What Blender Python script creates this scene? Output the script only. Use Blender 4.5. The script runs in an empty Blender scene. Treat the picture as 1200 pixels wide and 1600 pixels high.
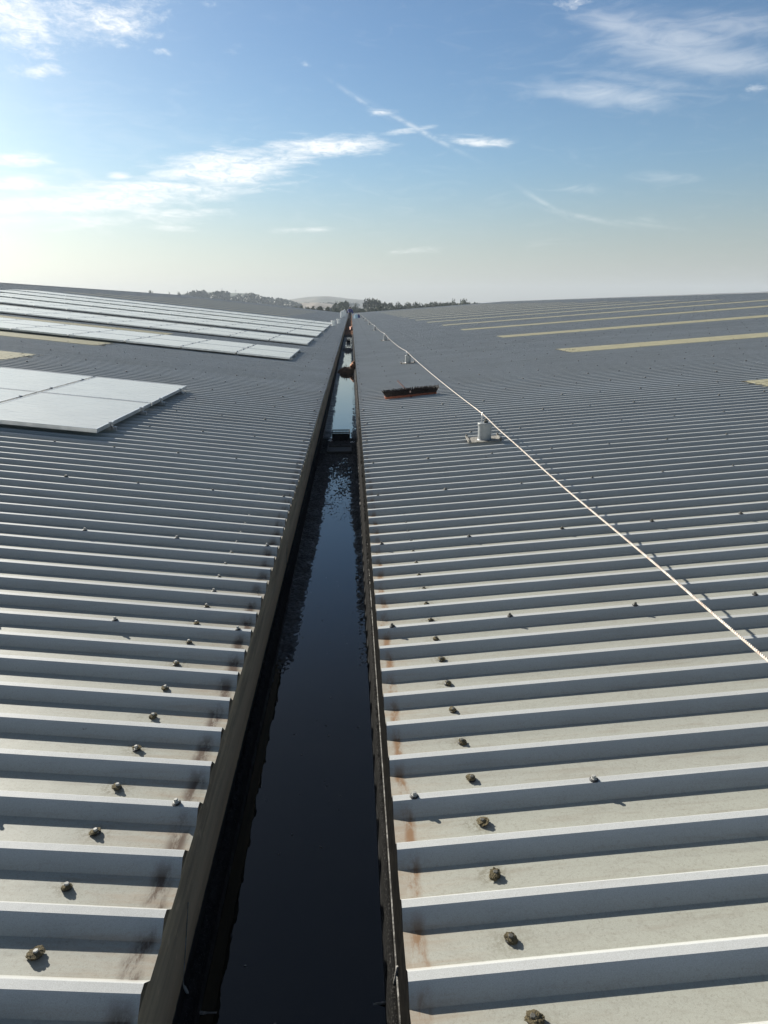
import bpy, bmesh, math, random
import numpy as np
from mathutils import Vector, Matrix
rad = math.radians
random.seed(7); rng = np.random.default_rng(7)
sc = bpy.context.scene
C = sc.collection

# ------------------------------------------------------------------ camera
CAM_Z = 1.4568
F, PITCH, YAW, ROLL = 1094.2, 0.28518, 0.04455, 0.0025      # focal in px of a 1600 px high frame
cy, sy = math.cos(YAW), math.sin(YAW); cp, sp = math.cos(PITCH), math.sin(PITCH)
cr, sr = math.cos(ROLL), math.sin(ROLL)
r0 = Vector((cy, -sy, 0)); f0 = Vector((sy, cy, 0)); Z = Vector((0, 0, 1))
fwd = f0 * cp - Z * sp; u0 = f0 * sp + Z * cp
right = r0 * cr - u0 * sr; up = r0 * sr + u0 * cr
cam_d = bpy.data.cameras.new('camera'); cam = bpy.data.objects.new('camera', cam_d); C.objects.link(cam)
cam.matrix_world = Matrix(((right.x, up.x, -fwd.x, 0), (right.y, up.y, -fwd.y, 0), (right.z, up.z, -fwd.z, CAM_Z), (0, 0, 0, 1)))
cam_d.sensor_width = 36; cam_d.sensor_fit = 'VERTICAL'; cam_d.sensor_height = 36; cam_d.lens = F / 1600 * 36
cam_d.clip_start = 0.05; cam_d.clip_end = 20000
sc.camera = cam
sc.render.resolution_x = 768; sc.render.resolution_y = 1024

# ------------------------------------------------------------------ light
SUN_EL, SUN_AZ = 24.6, -41.5            # azimuth measured from +Y towards +X
sd = Vector((math.sin(rad(SUN_AZ)) * math.cos(rad(SUN_EL)), math.cos(rad(SUN_AZ)) * math.cos(rad(SUN_EL)), math.sin(rad(SUN_EL))))
sl = bpy.data.lights.new('sun', 'SUN'); sl.energy = 5.0; sl.angle = rad(0.53); sl.color = (1.0, 0.955, 0.86)
so = bpy.data.objects.new('sun', sl); C.objects.link(so); so.location = (-30, 40, 40)
so.rotation_euler = sd.to_track_quat('Z', 'Y').to_euler()
sc.view_settings.view_transform = 'Standard'; sc.view_settings.look = 'None'
sc.view_settings.exposure = 1.0; sc.view_settings.gamma = 1.0
SKY = 0.050

w = bpy.data.worlds.new('World'); sc.world = w; w.use_nodes = True
nt = w.node_tree; nt.nodes.clear()
class NB:
    """small node-building helper"""
    def __init__(s, nt): s.nt = nt
    def n(s, t, **k):
        x = s.nt.nodes.new(t)
        for a, b in k.items(): setattr(x, a, b)
        return x
    def set(s, sock, v):
        if isinstance(v, bpy.types.NodeSocket): s.nt.links.new(v, sock)
        elif v is not None: sock.default_value = v
    def m(s, op, a, b=None, c=None, clamp=False):
        x = s.n('ShaderNodeMath', operation=op, use_clamp=clamp)
        for i, v in enumerate((a, b, c)):
            if v is not None: s.set(x.inputs[i], v)
        return x.outputs[0]
    def mix(s, f, a, b, mode='MIX'):
        x = s.n('ShaderNodeMix', data_type='RGBA', blend_type=mode); x.clamp_factor = True
        s.set(x.inputs[0], f); s.set(x.inputs[6], a); s.set(x.inputs[7], b)
        return x.outputs[2]
    def noise(s, vec, scale, detail=4, rough=.5, dist=0, w=None):
        x = s.n('ShaderNodeTexNoise')
        if vec is not None: s.nt.links.new(vec, x.inputs['Vector'])
        x.inputs['Scale'].default_value = scale; x.inputs['Detail'].default_value = detail
        x.inputs['Roughness'].default_value = rough; x.inputs['Distortion'].default_value = dist
        return x.outputs[0]
    def ss(s, v, a, b, lo=0., hi=1.):
        x = s.n('ShaderNodeMapRange', interpolation_type='SMOOTHSTEP')
        s.set(x.inputs[0], v)
        for i, q in zip((1, 2, 3, 4), (a, b, lo, hi)): x.inputs[i].default_value = q
        return x.outputs[0]
    def vm(s, v, sc_, off=(0, 0, 0)):
        x = s.n('ShaderNodeMapping'); s.nt.links.new(v, x.inputs[0])
        x.inputs['Scale'].default_value = sc_; x.inputs['Location'].default_value = off
        return x.outputs[0]
def col(r, g, b): return (r, g, b, 1)
def srgb(r, g, b):
    f = lambda c: c / 255 / 12.92 if c / 255 <= .04045 else ((c / 255 + .055) / 1.055) ** 2.4
    return (f(r), f(g), f(b), 1)

B = NB(nt)
sky = B.n('ShaderNodeTexSky', sky_type='NISHITA'); sky.sun_disc = False
sky.sun_elevation = rad(SUN_EL); sky.sun_rotation = rad(SUN_AZ); sky.altitude = 0
sky.air_density = 1.1; sky.dust_density = 0.7; sky.ozone_density = 2.2
tc = B.n('ShaderNodeTexCoord'); sep = B.n('ShaderNodeSeparateXYZ'); nt.links.new(tc.outputs['Generated'], sep.inputs[0])
az = B.m('MULTIPLY', B.m('ARCTAN2', sep.outputs[0], sep.outputs[1]), 57.2958)
el = B.m('MULTIPLY', B.m('ARCSINE', sep.outputs[2]), 57.2958)
cmb = B.n('ShaderNodeCombineXYZ'); nt.links.new(az, cmb.inputs[0]); nt.links.new(el, cmb.inputs[1])
AE = cmb.outputs[0]
def azel(px, py):       # the direction in which a cloud of the photograph lies
    d = right * ((px - 600) / F) + up * (-(py - 800) / F) + fwd; d.normalize()
    return math.degrees(math.atan2(d.x, d.y)), math.degrees(math.asin(d.z))
def blob(px, py, rx, ry, rot=0, amp=1.0):
    """soft ellipse in azimuth / elevation; sizes are photo pixels (about 0.045 degrees each)"""
    a0, e0 = azel(px, py); a1, e1 = azel(px + rx, py + math.tan(rad(rot)) * rx)
    ra = math.hypot(a1 - a0, e1 - e0); re = ry * ra / rx * math.cos(rad(rot)); th = math.atan2(e1 - e0, a1 - a0)
    da = B.m('SUBTRACT', az, a0); de = B.m('SUBTRACT', el, e0)
    c, s_ = math.cos(th), math.sin(th)
    u = B.m('DIVIDE', B.m('ADD', B.m('MULTIPLY', da, c), B.m('MULTIPLY', de, s_)), ra)
    v = B.m('DIVIDE', B.m('SUBTRACT', B.m('MULTIPLY', de, c), B.m('MULTIPLY', da, s_)), re)
    q = B.m('ADD', B.m('MULTIPLY', u, u), B.m('MULTIPLY', v, v))
    return B.m('MULTIPLY', B.m('POWER', 2.718, B.m('MULTIPLY', q, -1.0)), amp)
def acc(bl):
    o = bl[0]
    for b in bl[1:]: o = B.m('MAXIMUM', o, b)
    return o
puff = acc([blob(110, 25, 120, 50, 0, .75), blob(215, 15, 70, 30, 0, .7), blob(40, 40, 75, 45), blob(170, 35, 85, 32, 4), blob(60, 110, 60, 16, -5, .8), blob(215, 50, 55, 12, 0, .8), blob(20, 20, 60, 50), blob(325, 5, 24, 9, 0, .6),
            blob(190, 72, 20, 7, 0, .7), blob(250, 80, 22, 7, 0, .7), blob(365, 76, 26, 10, -20, .45), blob(70, 82, 40, 16, 0, .8), blob(895, 5, 40, 11, -8, .75), blob(470, 95, 26, 10, 35, .40),
            blob(1180, 138, 34, 10, -5, .62)])
band = acc([blob(30, 250, 60, 12, 0, .85), blob(25, 286, 60, 14, 0, .9), blob(20, 322, 70, 16, 0, .85), blob(170, 312, 150, 20, -4, .95), blob(230, 292, 130, 10, 0, .9), blob(370, 270, 85, 22, -8, 1),
            blob(430, 252, 80, 12, -6, .8), blob(515, 229, 95, 14, -3, 1), blob(185, 275, 24, 7, 0, .8), blob(80, 320, 120, 22, 0, .8), blob(330, 262, 110, 26, -10, .85), blob(750, 222, 60, 9, 3, .72), blob(595, 175, 26, 5, 0, .6),
            blob(635, 205, 40, 5, -8, .75), blob(470, 359, 60, 5, -3, .6), blob(270, 357, 50, 5, 3, .6), blob(640, 392, 70, 6, -6, .4), blob(120, 345, 160, 20, 0, .55), blob(60, 300, 150, 40, 0, .45), blob(450, 228, 50, 8, 0, .8), blob(250, 335, 120, 14, 0, .6), blob(300, 300, 170, 24, -6, .6)])
wisp = acc([blob(1050, 70, 140, 40, 10, .85), blob(980, 45, 90, 16, 14, .8), blob(1110, 95, 130, 22, 4, .95), blob(960, 150, 95, 18, 6, .95), blob(1000, 125, 130, 14, 8, .5),
            blob(930, 152, 110, 14, 8, .8), blob(1130, 40, 120, 26, 0, .6), blob(1030, 278, 70, 10, 2, .5), blob(910, 296, 50, 7, 2, .45), blob(1015, 342, 26, 9, 0, .4), blob(630, 330, 60, 12, 8, .25),
            blob(600, 300, 260, 60, 0, .10), blob(200, 200, 200, 60, 10, .25), blob(160, 190, 120, 25, 8, .3), blob(840, 380, 30, 5, -8, .3)])
trail = acc([blob(655, 203, 60, 3.2, 28, .5), blob(560, 155, 34, 3, 33, .3), blob(848, 316, 34, 3.6, 31, .26), blob(905, 338, 60, 3.8, 12, .26), blob(1000, 350, 60, 3.4, 7, .16)])
wv = B.vm(AE, (1, 2.2, 1))
wob = B.n('ShaderNodeTexNoise'); nt.links.new(wv, wob.inputs['Vector']); wob.inputs['Scale'].default_value = .35
n1 = B.noise(B.vm(AE, (1, 2.1, 1)), .85, 9, .66, .35)
n2 = B.noise(B.vm(AE, (.30, 1.6, 1), (3, 1, 0)), 1.3, 8, .62, .6)
n3 = B.noise(B.vm(AE, (.22, .9, 1), (9, 4, 0)), 1.2, 7, .6, 1.6)
nf = B.noise(B.vm(AE, (.7, 2.2, 1), (7, 2, 0)), 1.35, 7, .68, .8)
nfm = B.ss(nf, .30, .60, .35, 1)
def cloud(mask, n, k, lo, hi): return B.m('MULTIPLY', B.ss(B.m('ADD', B.m('MULTIPLY', mask, k), n), lo, hi), nfm)
c1 = cloud(puff, n1, .66, .72, 1.40)
c2 = cloud(band, n2, .86, .64, 1.30)
c3 = B.m('MULTIPLY', B.ss(B.m('ADD', B.m('MULTIPLY', wisp, .85), n3), .50, 1.6), .36)
c4 = B.m('MULTIPLY', B.m('MULTIPLY', trail, B.ss(n1, .3, .6)), .7)
dens = B.m('MAXIMUM', B.m('MAXIMUM', B.m('MULTIPLY', c1, 1.0), B.m('MULTIPLY', c2, .85)), B.m('MAXIMUM', c3, c4))
hs = B.n('ShaderNodeHueSaturation'); nt.links.new(sky.outputs[0], hs.inputs['Color']); hs.inputs['Saturation'].default_value = 1.10
skyc = B.mix(1.0, hs.outputs[0], (.79, .945, 1.035, 1), 'MULTIPLY')
bw = B.n('ShaderNodeRGBToBW'); nt.links.new(skyc, bw.inputs[0])                  # milky air low over the land
pale = B.mix(1.0, bw.outputs[0], (.865, .86, .80, 1), 'MULTIPLY')
skyc = B.mix(B.ss(el, -1, 11, .88, 0), skyc, pale)
skyc = B.mix(B.ss(el, 7, 19, 0, 1), skyc, B.mix(1.0, skyc, (.92, .94, .98, 1), 'MULTIPLY'))
skyc = B.mix(B.ss(el, 18, 34, 0, .45), skyc, pale)
CLOUD = (12.4, 12.4, 12.1, 1)
out = B.mix(dens, skyc, CLOUD)
bg = B.n('ShaderNodeBackground'); nt.links.new(out, bg.inputs[0]); bg.inputs[1].default_value = SKY
wo = B.n('ShaderNodeOutputWorld'); nt.links.new(bg.outputs[0], wo.inputs[0])
w.cycles.sampling_method = 'MANUAL'; w.cycles.sample_map_resolution = 512

# ------------------------------------------------------------------ object helpers
def tag(o, label=None, cat=None, group=None, kind=None):
    if label: o['label'] = label
    if cat: o['category'] = cat
    if group: o['group'] = group
    if kind: o['kind'] = kind
    return o
def link(name, me, mat=None, parent=None, smooth=False, loc=None):
    o = bpy.data.objects.new(name, me); C.objects.link(o)
    if mat is not None and not me.materials: me.materials.append(mat)
    if parent is not None: o.parent = parent
    if loc is not None: o.location = loc
    if smooth: me.polygons.foreach_set('use_smooth', [True] * len(me.polygons))
    return o
def empty(name, loc=(0, 0, 0), rz=0):
    o = bpy.data.objects.new(name, None); C.objects.link(o); o.location = loc; o.rotation_euler = (0, 0, rz); o.empty_display_size = .2
    return o
def np_mesh(name, V, Q, n=4):
    V = np.asarray(V, dtype=np.float32); Q = np.asarray(Q, dtype=np.int32)
    me = bpy.data.meshes.new(name); me.vertices.add(len(V)); me.vertices.foreach_set('co', V.ravel())
    me.loops.add(Q.size); me.loops.foreach_set('vertex_index', Q.ravel())
    me.polygons.add(len(Q)); me.polygons.foreach_set('loop_start', np.arange(0, Q.size, n, dtype=np.int32))
    me.update(calc_edges=True); me.validate()
    me.polygons.foreach_set('use_smooth', [False] * len(me.polygons))
    return me
def grid_mesh(name, X, Y, Zz, flip=False):
    h, w_ = X.shape
    V = np.stack([X, Y, Zz], -1).reshape(-1, 3)
    i = np.arange(h * w_).reshape(h, w_)
    Q = np.stack([i[:-1, :-1], i[:-1, 1:], i[1:, 1:], i[1:, :-1]], -1).reshape(-1, 4)
    if flip: Q = Q[:, ::-1]
    return np_mesh(name, V, Q)
class MB:
    """collects shapes into one bmesh"""
    def __init__(s): s.b = bmesh.new()
    def add(s, verts, faces):
        vs = [s.b.verts.new(v) for v in verts]
        for f in faces:
            try: s.b.faces.new([vs[i] for i in f])
            except ValueError: pass
        return vs
    def box(s, x0, x1, y0, y1, z0, z1, M=None):
        v = [Vector(q) for q in ((x0, y0, z0), (x1, y0, z0), (x1, y1, z0), (x0, y1, z0), (x0, y0, z1), (x1, y0, z1), (x1, y1, z1), (x0, y1, z1))]
        if M: v = [M @ q for q in v]
        s.add(v, [(3, 2, 1, 0), (4, 5, 6, 7), (0, 1, 5, 4), (1, 2, 6, 5), (2, 3, 7, 6), (3, 0, 4, 7)])
    def lathe(s, prof, n=24, c=(0, 0, 0), M=None, cap=True):
        rings = []
        for r, z in prof:
            ring = []
            for k in range(n):
                a = 2 * math.pi * k / n; q = Vector((c[0] + r * math.cos(a), c[1] + r * math.sin(a), c[2] + z))
                ring.append(s.b.verts.new(M @ q if M else q))
            rings.append(ring)
        for a, b in zip(rings, rings[1:]):
            for k in range(n): s.b.faces.new((a[k], a[(k + 1) % n], b[(k + 1) % n], b[k]))
        if cap:
            s.b.faces.new(rings[0][::-1]); s.b.faces.new(rings[-1])
    def tube(s, pts, r, n=8, cap=True):
        pts = [Vector(p) for p in pts]; rr = r if isinstance(r, (list, tuple)) else [r] * len(pts)
        rings = []
        for i, p in enumerate(pts):
            t = (pts[min(i + 1, len(pts) - 1)] - pts[max(i - 1, 0)]).normalized()
            a = Vector((0, 0, 1)) if abs(t.z) < .9 else Vector((1, 0, 0))
            e1 = t.cross(a).normalized(); e2 = t.cross(e1)
            rings.append([s.b.verts.new(p + (e1 * math.cos(2 * math.pi * k / n) + e2 * math.sin(2 * math.pi * k / n)) * rr[i]) for k in range(n)])
        for a, b in zip(rings, rings[1:]):
            for k in range(n): s.b.faces.new((a[k], a[(k + 1) % n], b[(k + 1) % n], b[k]))
        if cap: s.b.faces.new(rings[0][::-1]); s.b.faces.new(rings[-1])
    def mesh(s, name, bevel=0):
        bmesh.ops.recalc_face_normals(s.b, faces=s.b.faces)
        if bevel: bmesh.ops.bevel(s.b, geom=list(s.b.edges), offset=bevel, segments=2, affect='EDGES', profile=.5, clamp_overlap=True)
        me = bpy.data.meshes.new(name); s.b.to_mesh(me); s.b.free(); return me
def vnoise(x, y, seed=0):
    """smooth value noise, numpy"""
    x = np.asarray(x, float); y = np.asarray(y, float)
    xi = np.floor(x).astype(np.int64); yi = np.floor(y).astype(np.int64); xf = x - xi; yf = y - yi
    def h(a, b):
        n = (a * 374761393 + b * 668265263 + seed * 974634777) & 0xffffffff
        n = ((n ^ (n >> 13)) * 1274126177) & 0xffffffff
        return ((n ^ (n >> 16)) & 0xffff) / 65535.0
    u = xf * xf * (3 - 2 * xf); v = yf * yf * (3 - 2 * yf)
    return (h(xi, yi) * (1 - u) + h(xi + 1, yi) * u) * (1 - v) + (h(xi, yi + 1) * (1 - u) + h(xi + 1, yi + 1) * u) * v * 1.0
def fbm(x, y, o=3, seed=0):
    s_ = 0; a = 1; t = 0
    for k in range(o): s_ = s_ + a * (vnoise(x * 2 ** k, y * 2 ** k, seed + k) - .5); t += a; a *= .5
    return s_ / t * 2

def mat(name, base=(.5, .5, .5), rough=.6, metal=0, spec=.5, build=None, ior=None):
    m = bpy.data.materials.new(name); m.use_nodes = True
    b = NB(m.node_tree); p = m.node_tree.nodes['Principled BSDF']
    p.inputs['Base Color'].default_value = (*base, 1); p.inputs['Roughness'].default_value = rough
    p.inputs['Metallic'].default_value = metal; p.inputs['Specular IOR Level'].default_value = spec
    if ior: p.inputs['IOR'].default_value = ior
    b.p = p
    if build: build(b, p)
    return m
def pos(b):
    g = b.n('ShaderNodeNewGeometry'); return g.outputs['Position']
def objc(b):
    g = b.n('ShaderNodeTexCoord'); return g.outputs['Object']
def bump(b, p, h, strength=.3, dist=.01):
    x = b.n('ShaderNodeBump'); b.set(x.inputs['Height'], h); x.inputs['Strength'].default_value = strength; x.inputs['Distance'].default_value = dist
    b.nt.links.new(x.outputs[0], p.inputs['Normal'])
def varied(base, base2, scale=8, rough=(.5, .7), bumpk=0, bscale=60, coords=objc, detail=5, lo=.35, hi=.65):
    def f(b, p):
        v = coords(b); n = b.noise(v, scale, detail, .6)
        c = b.mix(b.ss(n, lo, hi), (*base, 1), (*base2, 1)); b.set(p.inputs['Base Color'], c)
        b.set(p.inputs['Roughness'], b.ss(n, .2, .8, *rough))
        if bumpk: bump(b, p, b.noise(v, bscale, 4, .6), bumpk, .01)
    return f

# ------------------------------------------------------------------ the roof's plan
XL, XR = -.489, .1055               # eaves beside the gutter
TL, TR = .1089, .0710               # slopes of the two roofs
RX = 36.3                           # ridges stand this far out
ZRL, ZRR = TL * (RX + XL), TR * (RX - XR)
PH = 1.2375                         # a rib's back edge stands at PH + 0.2 k
Y0, YL, YR = -5.0, 165.0, 174.0
RIBH = .036
def zroof(side, x): return TL * (XL - x) if side < 0 else TR * (x - XR)

# ------------------------------------------------------------------ materials
def sheet_mat(side):
    def f(b, p):
        P = pos(b); s_ = b.n('ShaderNodeSeparateXYZ'); b.nt.links.new(P, s_.inputs[0])
        at = b.n('ShaderNodeAttribute', attribute_name='pan'); pan = at.outputs['Fac']
        d = b.m('SUBTRACT', s_.outputs[0], XR) if side > 0 else b.m('SUBTRACT', XL, s_.outputs[0])
        base = b.mix(pan, col(.49, .50, .495), col(.352, .355, .303))
        wn = b.n('ShaderNodeTexWhiteNoise', noise_dimensions='2D'); cx_ = b.n('ShaderNodeCombineXYZ')
        b.set(cx_.inputs[0], b.m('FLOOR', b.m('DIVIDE', b.m('SUBTRACT', s_.outputs[1], PH + .58 - 12), 1.2))); b.set(cx_.inputs[1], b.m('FLOOR', b.m('DIVIDE', s_.outputs[0], 7.0)))
        b.nt.links.new(cx_.outputs[0], wn.inputs['Vector'])
        base = b.mix(b.m('MULTIPLY', wn.outputs[0], .22), base, col(.27, .275, .265))
        big = b.noise(P, 1.1, 5, .6)
        base = b.mix(b.ss(big, .35, .7, 0, .22), base, col(.26, .255, .235))
        streak = b.noise(b.vm(P, (2.2, 34, 34)), 1.0, 6, .65)
        base = b.mix(b.m('MULTIPLY', b.ss(streak, .48, .75, 0, .5), b.m('ADD', b.m('MULTIPLY', pan, .8), .2)), base, col(.235, .205, .16))
        # wide tide marks where rain stood in the pans
        tide = b.noise(b.vm(P, (5, 9, 9), (4, 2, 0)), 1.0, 3, .5, 1.2)
        tb = b.m('SUBTRACT', 1.0, b.ss(b.m('ABSOLUTE', b.m('SUBTRACT', tide, .5)), .0, .03))
        base = b.mix(b.m('MULTIPLY', b.m('MULTIPLY', tb, pan), .16), base, col(.20, .18, .145))
        # grit
        sp_ = b.noise(P, 230, 2, .5); sm = b.noise(P, 7, 3, .6)
        base = b.mix(b.m('MULTIPLY', b.ss(sp_, .66, .74, 0, .5), b.ss(sm, .4, .62)), base, col(.12, .11, .09))
        gr = b.noise(P, 520, 2, .6)
        base = b.mix(b.ss(gr, .38, .66, 0, .38), base, col(.22, .21, .185)); g2 = b.noise(P, 120, 4, .75); base = b.mix(b.m('MULTIPLY', b.ss(g2, .5, .68, 0, .45), pan), base, col(.20, .185, .15))
        # dark spatter patches on some crests and pans
        bl = b.noise(b.vm(P, (9, 16, 16), (1, 5, 0)), 1.0, 6, .75); bm_ = b.noise(P, 1.7, 2, .5)
        base = b.mix(b.m('MULTIPLY', b.ss(bl, .66, .70, 0, .75), b.ss(bm_, .56, .66)), base, col(.11, .085, .065))
        # grime splashed round the bolt heads in the eave pans
        xb = .368 if side > 0 else -.763
        fy = b.m('SUBTRACT', b.m('MULTIPLY', b.m('FRACT', b.m('DIVIDE', b.m('SUBTRACT', s_.outputs[1], PH - 4.0), .2)), .2), .085)
        dx = b.m('MULTIPLY', b.m('SUBTRACT', s_.outputs[0], xb), .7)
        rr_ = b.m('SQRT', b.m('ADD', b.m('MULTIPLY', dx, dx), b.m('MULTIPLY', fy, fy)))
        hn = b.noise(P, 75, 5, .75)
        halo = b.m('MULTIPLY', b.m('MULTIPLY', b.ss(rr_, .012, .055, 1, 0), b.ss(hn, .42, .6)), b.ss(b.noise(P, 3.3, 2, .5), .42, .62))
        base = b.mix(b.m('MULTIPLY', b.m('MULTIPLY', halo, pan), .75), base, col(.12, .10, .06))
        # tannin stains in the pans at the eave
        d = b.m('ADD', d, b.m('MULTIPLY', b.m('SUBTRACT', b.noise(b.vm(P, (3, 7, 3)), 1.0, 2, .5), .5), .06))
        if side > 0:
            e1 = b.m('MAXIMUM', b.m('MULTIPLY', b.m('MULTIPLY', b.ss(d, .012, .035), b.ss(d, .045, .065, 1, 0)), 1.0), b.m('MULTIPLY', b.ss(d, .03, .06, 1, 0), .3))
            c1 = col(.19, .11, .055)
            e2 = b.ss(d, .0, .26, .34, 0)
        else:
            e1 = b.m('MULTIPLY', b.ss(d, .008, .035), b.ss(d, .05, .085, 1, 0))
            c1 = col(.085, .055, .035)
            e2 = b.ss(d, .0, .34, .5, 0)
        en = b.noise(b.vm(P, (26, 9, 20)), 1.0, 5, .7)
        e1 = b.m('MULTIPLY', b.m('MULTIPLY', e1, b.ss(en, .38, .56, .2, 1.0)), pan)
        base = b.mix(b.m('MULTIPLY', e2, b.m('MULTIPLY', pan, b.ss(streak, .3, .7))), base, col(.30, .20, .12))
        base = b.mix(e1, base, c1)
        b.set(p.inputs['Base Color'], base)
        b.set(p.inputs['Roughness'], b.ss(big, .3, .7, .42, .58))
        bump(b, p, b.m('ADD', b.noise(P, 9, 3, .5), b.m('MULTIPLY', gr, .06)), .22, .006)
    return mat('painted_sheet', rough=.5, spec=.4, build=f)
M_SHEET = {1: sheet_mat(1), -1: sheet_mat(-1)}
def f_light(b, p):
    P = pos(b); n = b.noise(P, 3, 5, .6); n2 = b.noise(b.vm(P, (1.5, 40, 40)), 1, 4, .6)
    at = b.n('ShaderNodeAttribute', attribute_name='pan')
    c = b.mix(b.ss(n, .3, .7), col(.72, .68, .49), col(.62, .58, .42)); c = b.mix(b.ss(n2, .45, .7, 0, .5), c, col(.45, .42, .28))
    c = b.mix(b.m('MULTIPLY', at.outputs['Fac'], .3), c, col(.45, .41, .25))
    b.set(p.inputs['Base Color'], c)
M_LIGHT = mat('weathered_rooflight', rough=.55, build=f_light)
_n = M_LIGHT.node_tree; _p = _n.nodes['Principled BSDF']; _t = _n.nodes.new('ShaderNodeBsdfTranslucent'); _m = _n.nodes.new('ShaderNodeMixShader')
_n.links.new(_p.inputs['Base Color'].links[0].from_socket, _t.inputs['Color']); _m.inputs[0].default_value = .5
_n.links.new(_p.outputs[0], _m.inputs[1]); _n.links.new(_t.outputs[0], _m.inputs[2]); _n.links.new(_m.outputs[0], _n.nodes['Material Output'].inputs['Surface'])
def f_wall(b, p):
    P = pos(b); s_ = b.n('ShaderNodeSeparateXYZ'); b.nt.links.new(P, s_.inputs[0]); z = s_.outputs[2]
    n = b.noise(b.vm(P, (6, 1.3, 14)), 1, 6, .65); n2 = b.noise(P, 26, 5, .7)
    c = b.mix(b.ss(n, .35, .65), col(.56, .39, .23), col(.29, .20, .125))
    c = b.mix(b.ss(n2, .55, .75, 0, .7), c, col(.74, .52, .31))
    c = b.mix(b.ss(z, -.22, -.12, .45, 0), c, col(.76, .53, .31))
    low = b.ss(b.m('ADD', z, b.m('MULTIPLY', b.m('SUBTRACT', n2, .5), .01)), -.335, -.325, 1, 0)
    c = b.mix(low, c, col(.02, .019, .018))
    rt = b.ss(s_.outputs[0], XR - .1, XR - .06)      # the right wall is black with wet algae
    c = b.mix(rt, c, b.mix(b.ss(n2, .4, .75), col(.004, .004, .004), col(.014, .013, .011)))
    b.set(p.inputs['Base Color'], c); b.set(p.inputs['Roughness'], b.ss(low, 0, 1, .8, .5)); b.set(p.inputs['Specular IOR Level'], b.ss(rt, 0, 1, .3, .02))
    bump(b, p, n2, .5, .006)
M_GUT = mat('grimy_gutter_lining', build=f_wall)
def f_sludge(b, p):
    P = pos(b); s_ = b.n('ShaderNodeSeparateXYZ'); b.nt.links.new(P, s_.inputs[0]); y = s_.outputs[1]
    n = b.noise(P, 45, 5, .7); n2 = b.noise(P, 9, 4, .6)
    c = b.mix(b.ss(n, .35, .65), col(.008, .008, .009), col(.022, .021, .020))
    c = b.mix(b.ss(n2, .6, .72, 0, .5), c, col(.03, .024, .015)); c = b.mix(b.ss(b.noise(P, 150, 3, .7), .56, .66, 0, .8), c, col(.06, .058, .056))
    brown = b.ss(y, 47, 51)
    c = b.mix(brown, c, b.mix(b.ss(b.noise(P, 1.4, 4, .6), .42, .56), col(.05, .032, .022), col(.20, .085, .04)))
    b.set(p.inputs['Base Color'], c); dry = b.ss(s_.outputs[2], -.425, -.40); sunny = b.ss(s_.outputs[0], XR - .16, XR - .10); c = b.mix(b.m('MULTIPLY', sunny, b.ss(y, 12, 14, .9, 0)), c, b.mix(b.ss(b.noise(P, 170, 3, .7), .54, .64), col(.005, .005, .005), col(.045, .043, .040))); b.set(p.inputs['Base Color'], c); b.set(p.inputs['Roughness'], b.m('MAXIMUM', b.ss(n2, .3, .7, .42, .7), b.m('MULTIPLY', dry, .85))); b.set(p.inputs['Specular IOR Level'], b.ss(dry, 0, 1, .30, .04))  # sunlit right strip painted darker against the sun, its lit specks painted in
    bump(b, p, n, .45, .005)
M_SLUDGE = mat('wet_black_sludge', build=f_sludge)
def f_water(b, p):
    P = pos(b); s_ = b.n('ShaderNodeSeparateXYZ'); b.nt.links.new(P, s_.inputs[0]); y = s_.outputs[1]
    n = b.noise(P, 5, 4, .6)
    b.set(p.inputs['Base Color'], b.mix(b.ss(n, .3, .7), col(.006, .005, .004), col(.011, .009, .005)))
    f = b.noise(b.vm(P, (1, .5, 1)), 11, 3, .5)
    bump(b, p, f, .035, .02)
M_WATER = mat('murky_standing_water', rough=.015, ior=1.46, build=f_water)
M_STEEL = mat('galvanised_steel', rough=.42, metal=.85, build=varied((.52, .53, .54), (.38, .39, .40), 14, (.34, .55)))
M_ALU = mat('aluminium_frame', rough=.38, metal=.75, build=varied((.66, .67, .67), (.55, .56, .56), 5, (.32, .45)))
M_DKBOLT = mat('weathered_bolt', rough=.7, build=varied((.10, .095, .08), (.05, .048, .04), 40))
M_RUBBER = mat('black_rubber', rough=.6, base=(.02, .02, .022))
M_BOLTHEAD = mat('pale_bolt_head', rough=.65, base=(.33, .325, .30), spec=.3)
def f_moss(b, p):
    v = objc(b); n = b.noise(v, 130, 4, .7); n2 = b.noise(v, 420, 2, .6)
    c = b.mix(b.ss(n, .35, .62), col(.055, .040, .020), col(.22, .175, .085)); c = b.mix(b.ss(n2, .58, .7, 0, .8), c, col(.40, .37, .25))
    b.set(p.inputs['Base Color'], c); bump(b, p, n, 1, .004)
M_MOSS = mat('dry_moss', rough=.95, build=f_moss)
def f_mound(b, p):
    v = objc(b); n = b.noise(v, 22, 5, .7)
    b.set(p.inputs['Base Color'], b.mix(b.ss(n, .35, .65), col(.08, .045, .022), col(.25, .13, .055))); bump(b, p, n, 1, .03)
M_MOUND = mat('brown_rotting_moss', rough=.9, build=f_mound)
M_MOUND2 = mat('black_rotting_moss', rough=.85, build=varied((.012, .012, .012), (.045, .040, .033), 18, (.6, .9), 1, 30))
def f_glass(b, p):
    v = objc(b); s_ = b.n('ShaderNodeSeparateXYZ'); b.nt.links.new(v, s_.inputs[0])
    n = b.noise(v, 2.2, 4, .6); n2 = b.noise(b.vm(v, (1, 14, 1)), 6, 4, .6); n3 = b.noise(v, 60, 2, .5)
    c = b.mix(b.ss(n, .3, .7), col(.40, .375, .315), col(.45, .425, .36)); c = b.mix(b.ss(n3, .68, .74, 0, .5), c, col(.42, .41, .38))  # sky glare on the glass is put into this pale base colour
    b.set(p.inputs['Base Color'], c); b.set(p.inputs['Roughness'], b.ss(n2, .3, .7, .26, .34))
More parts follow.
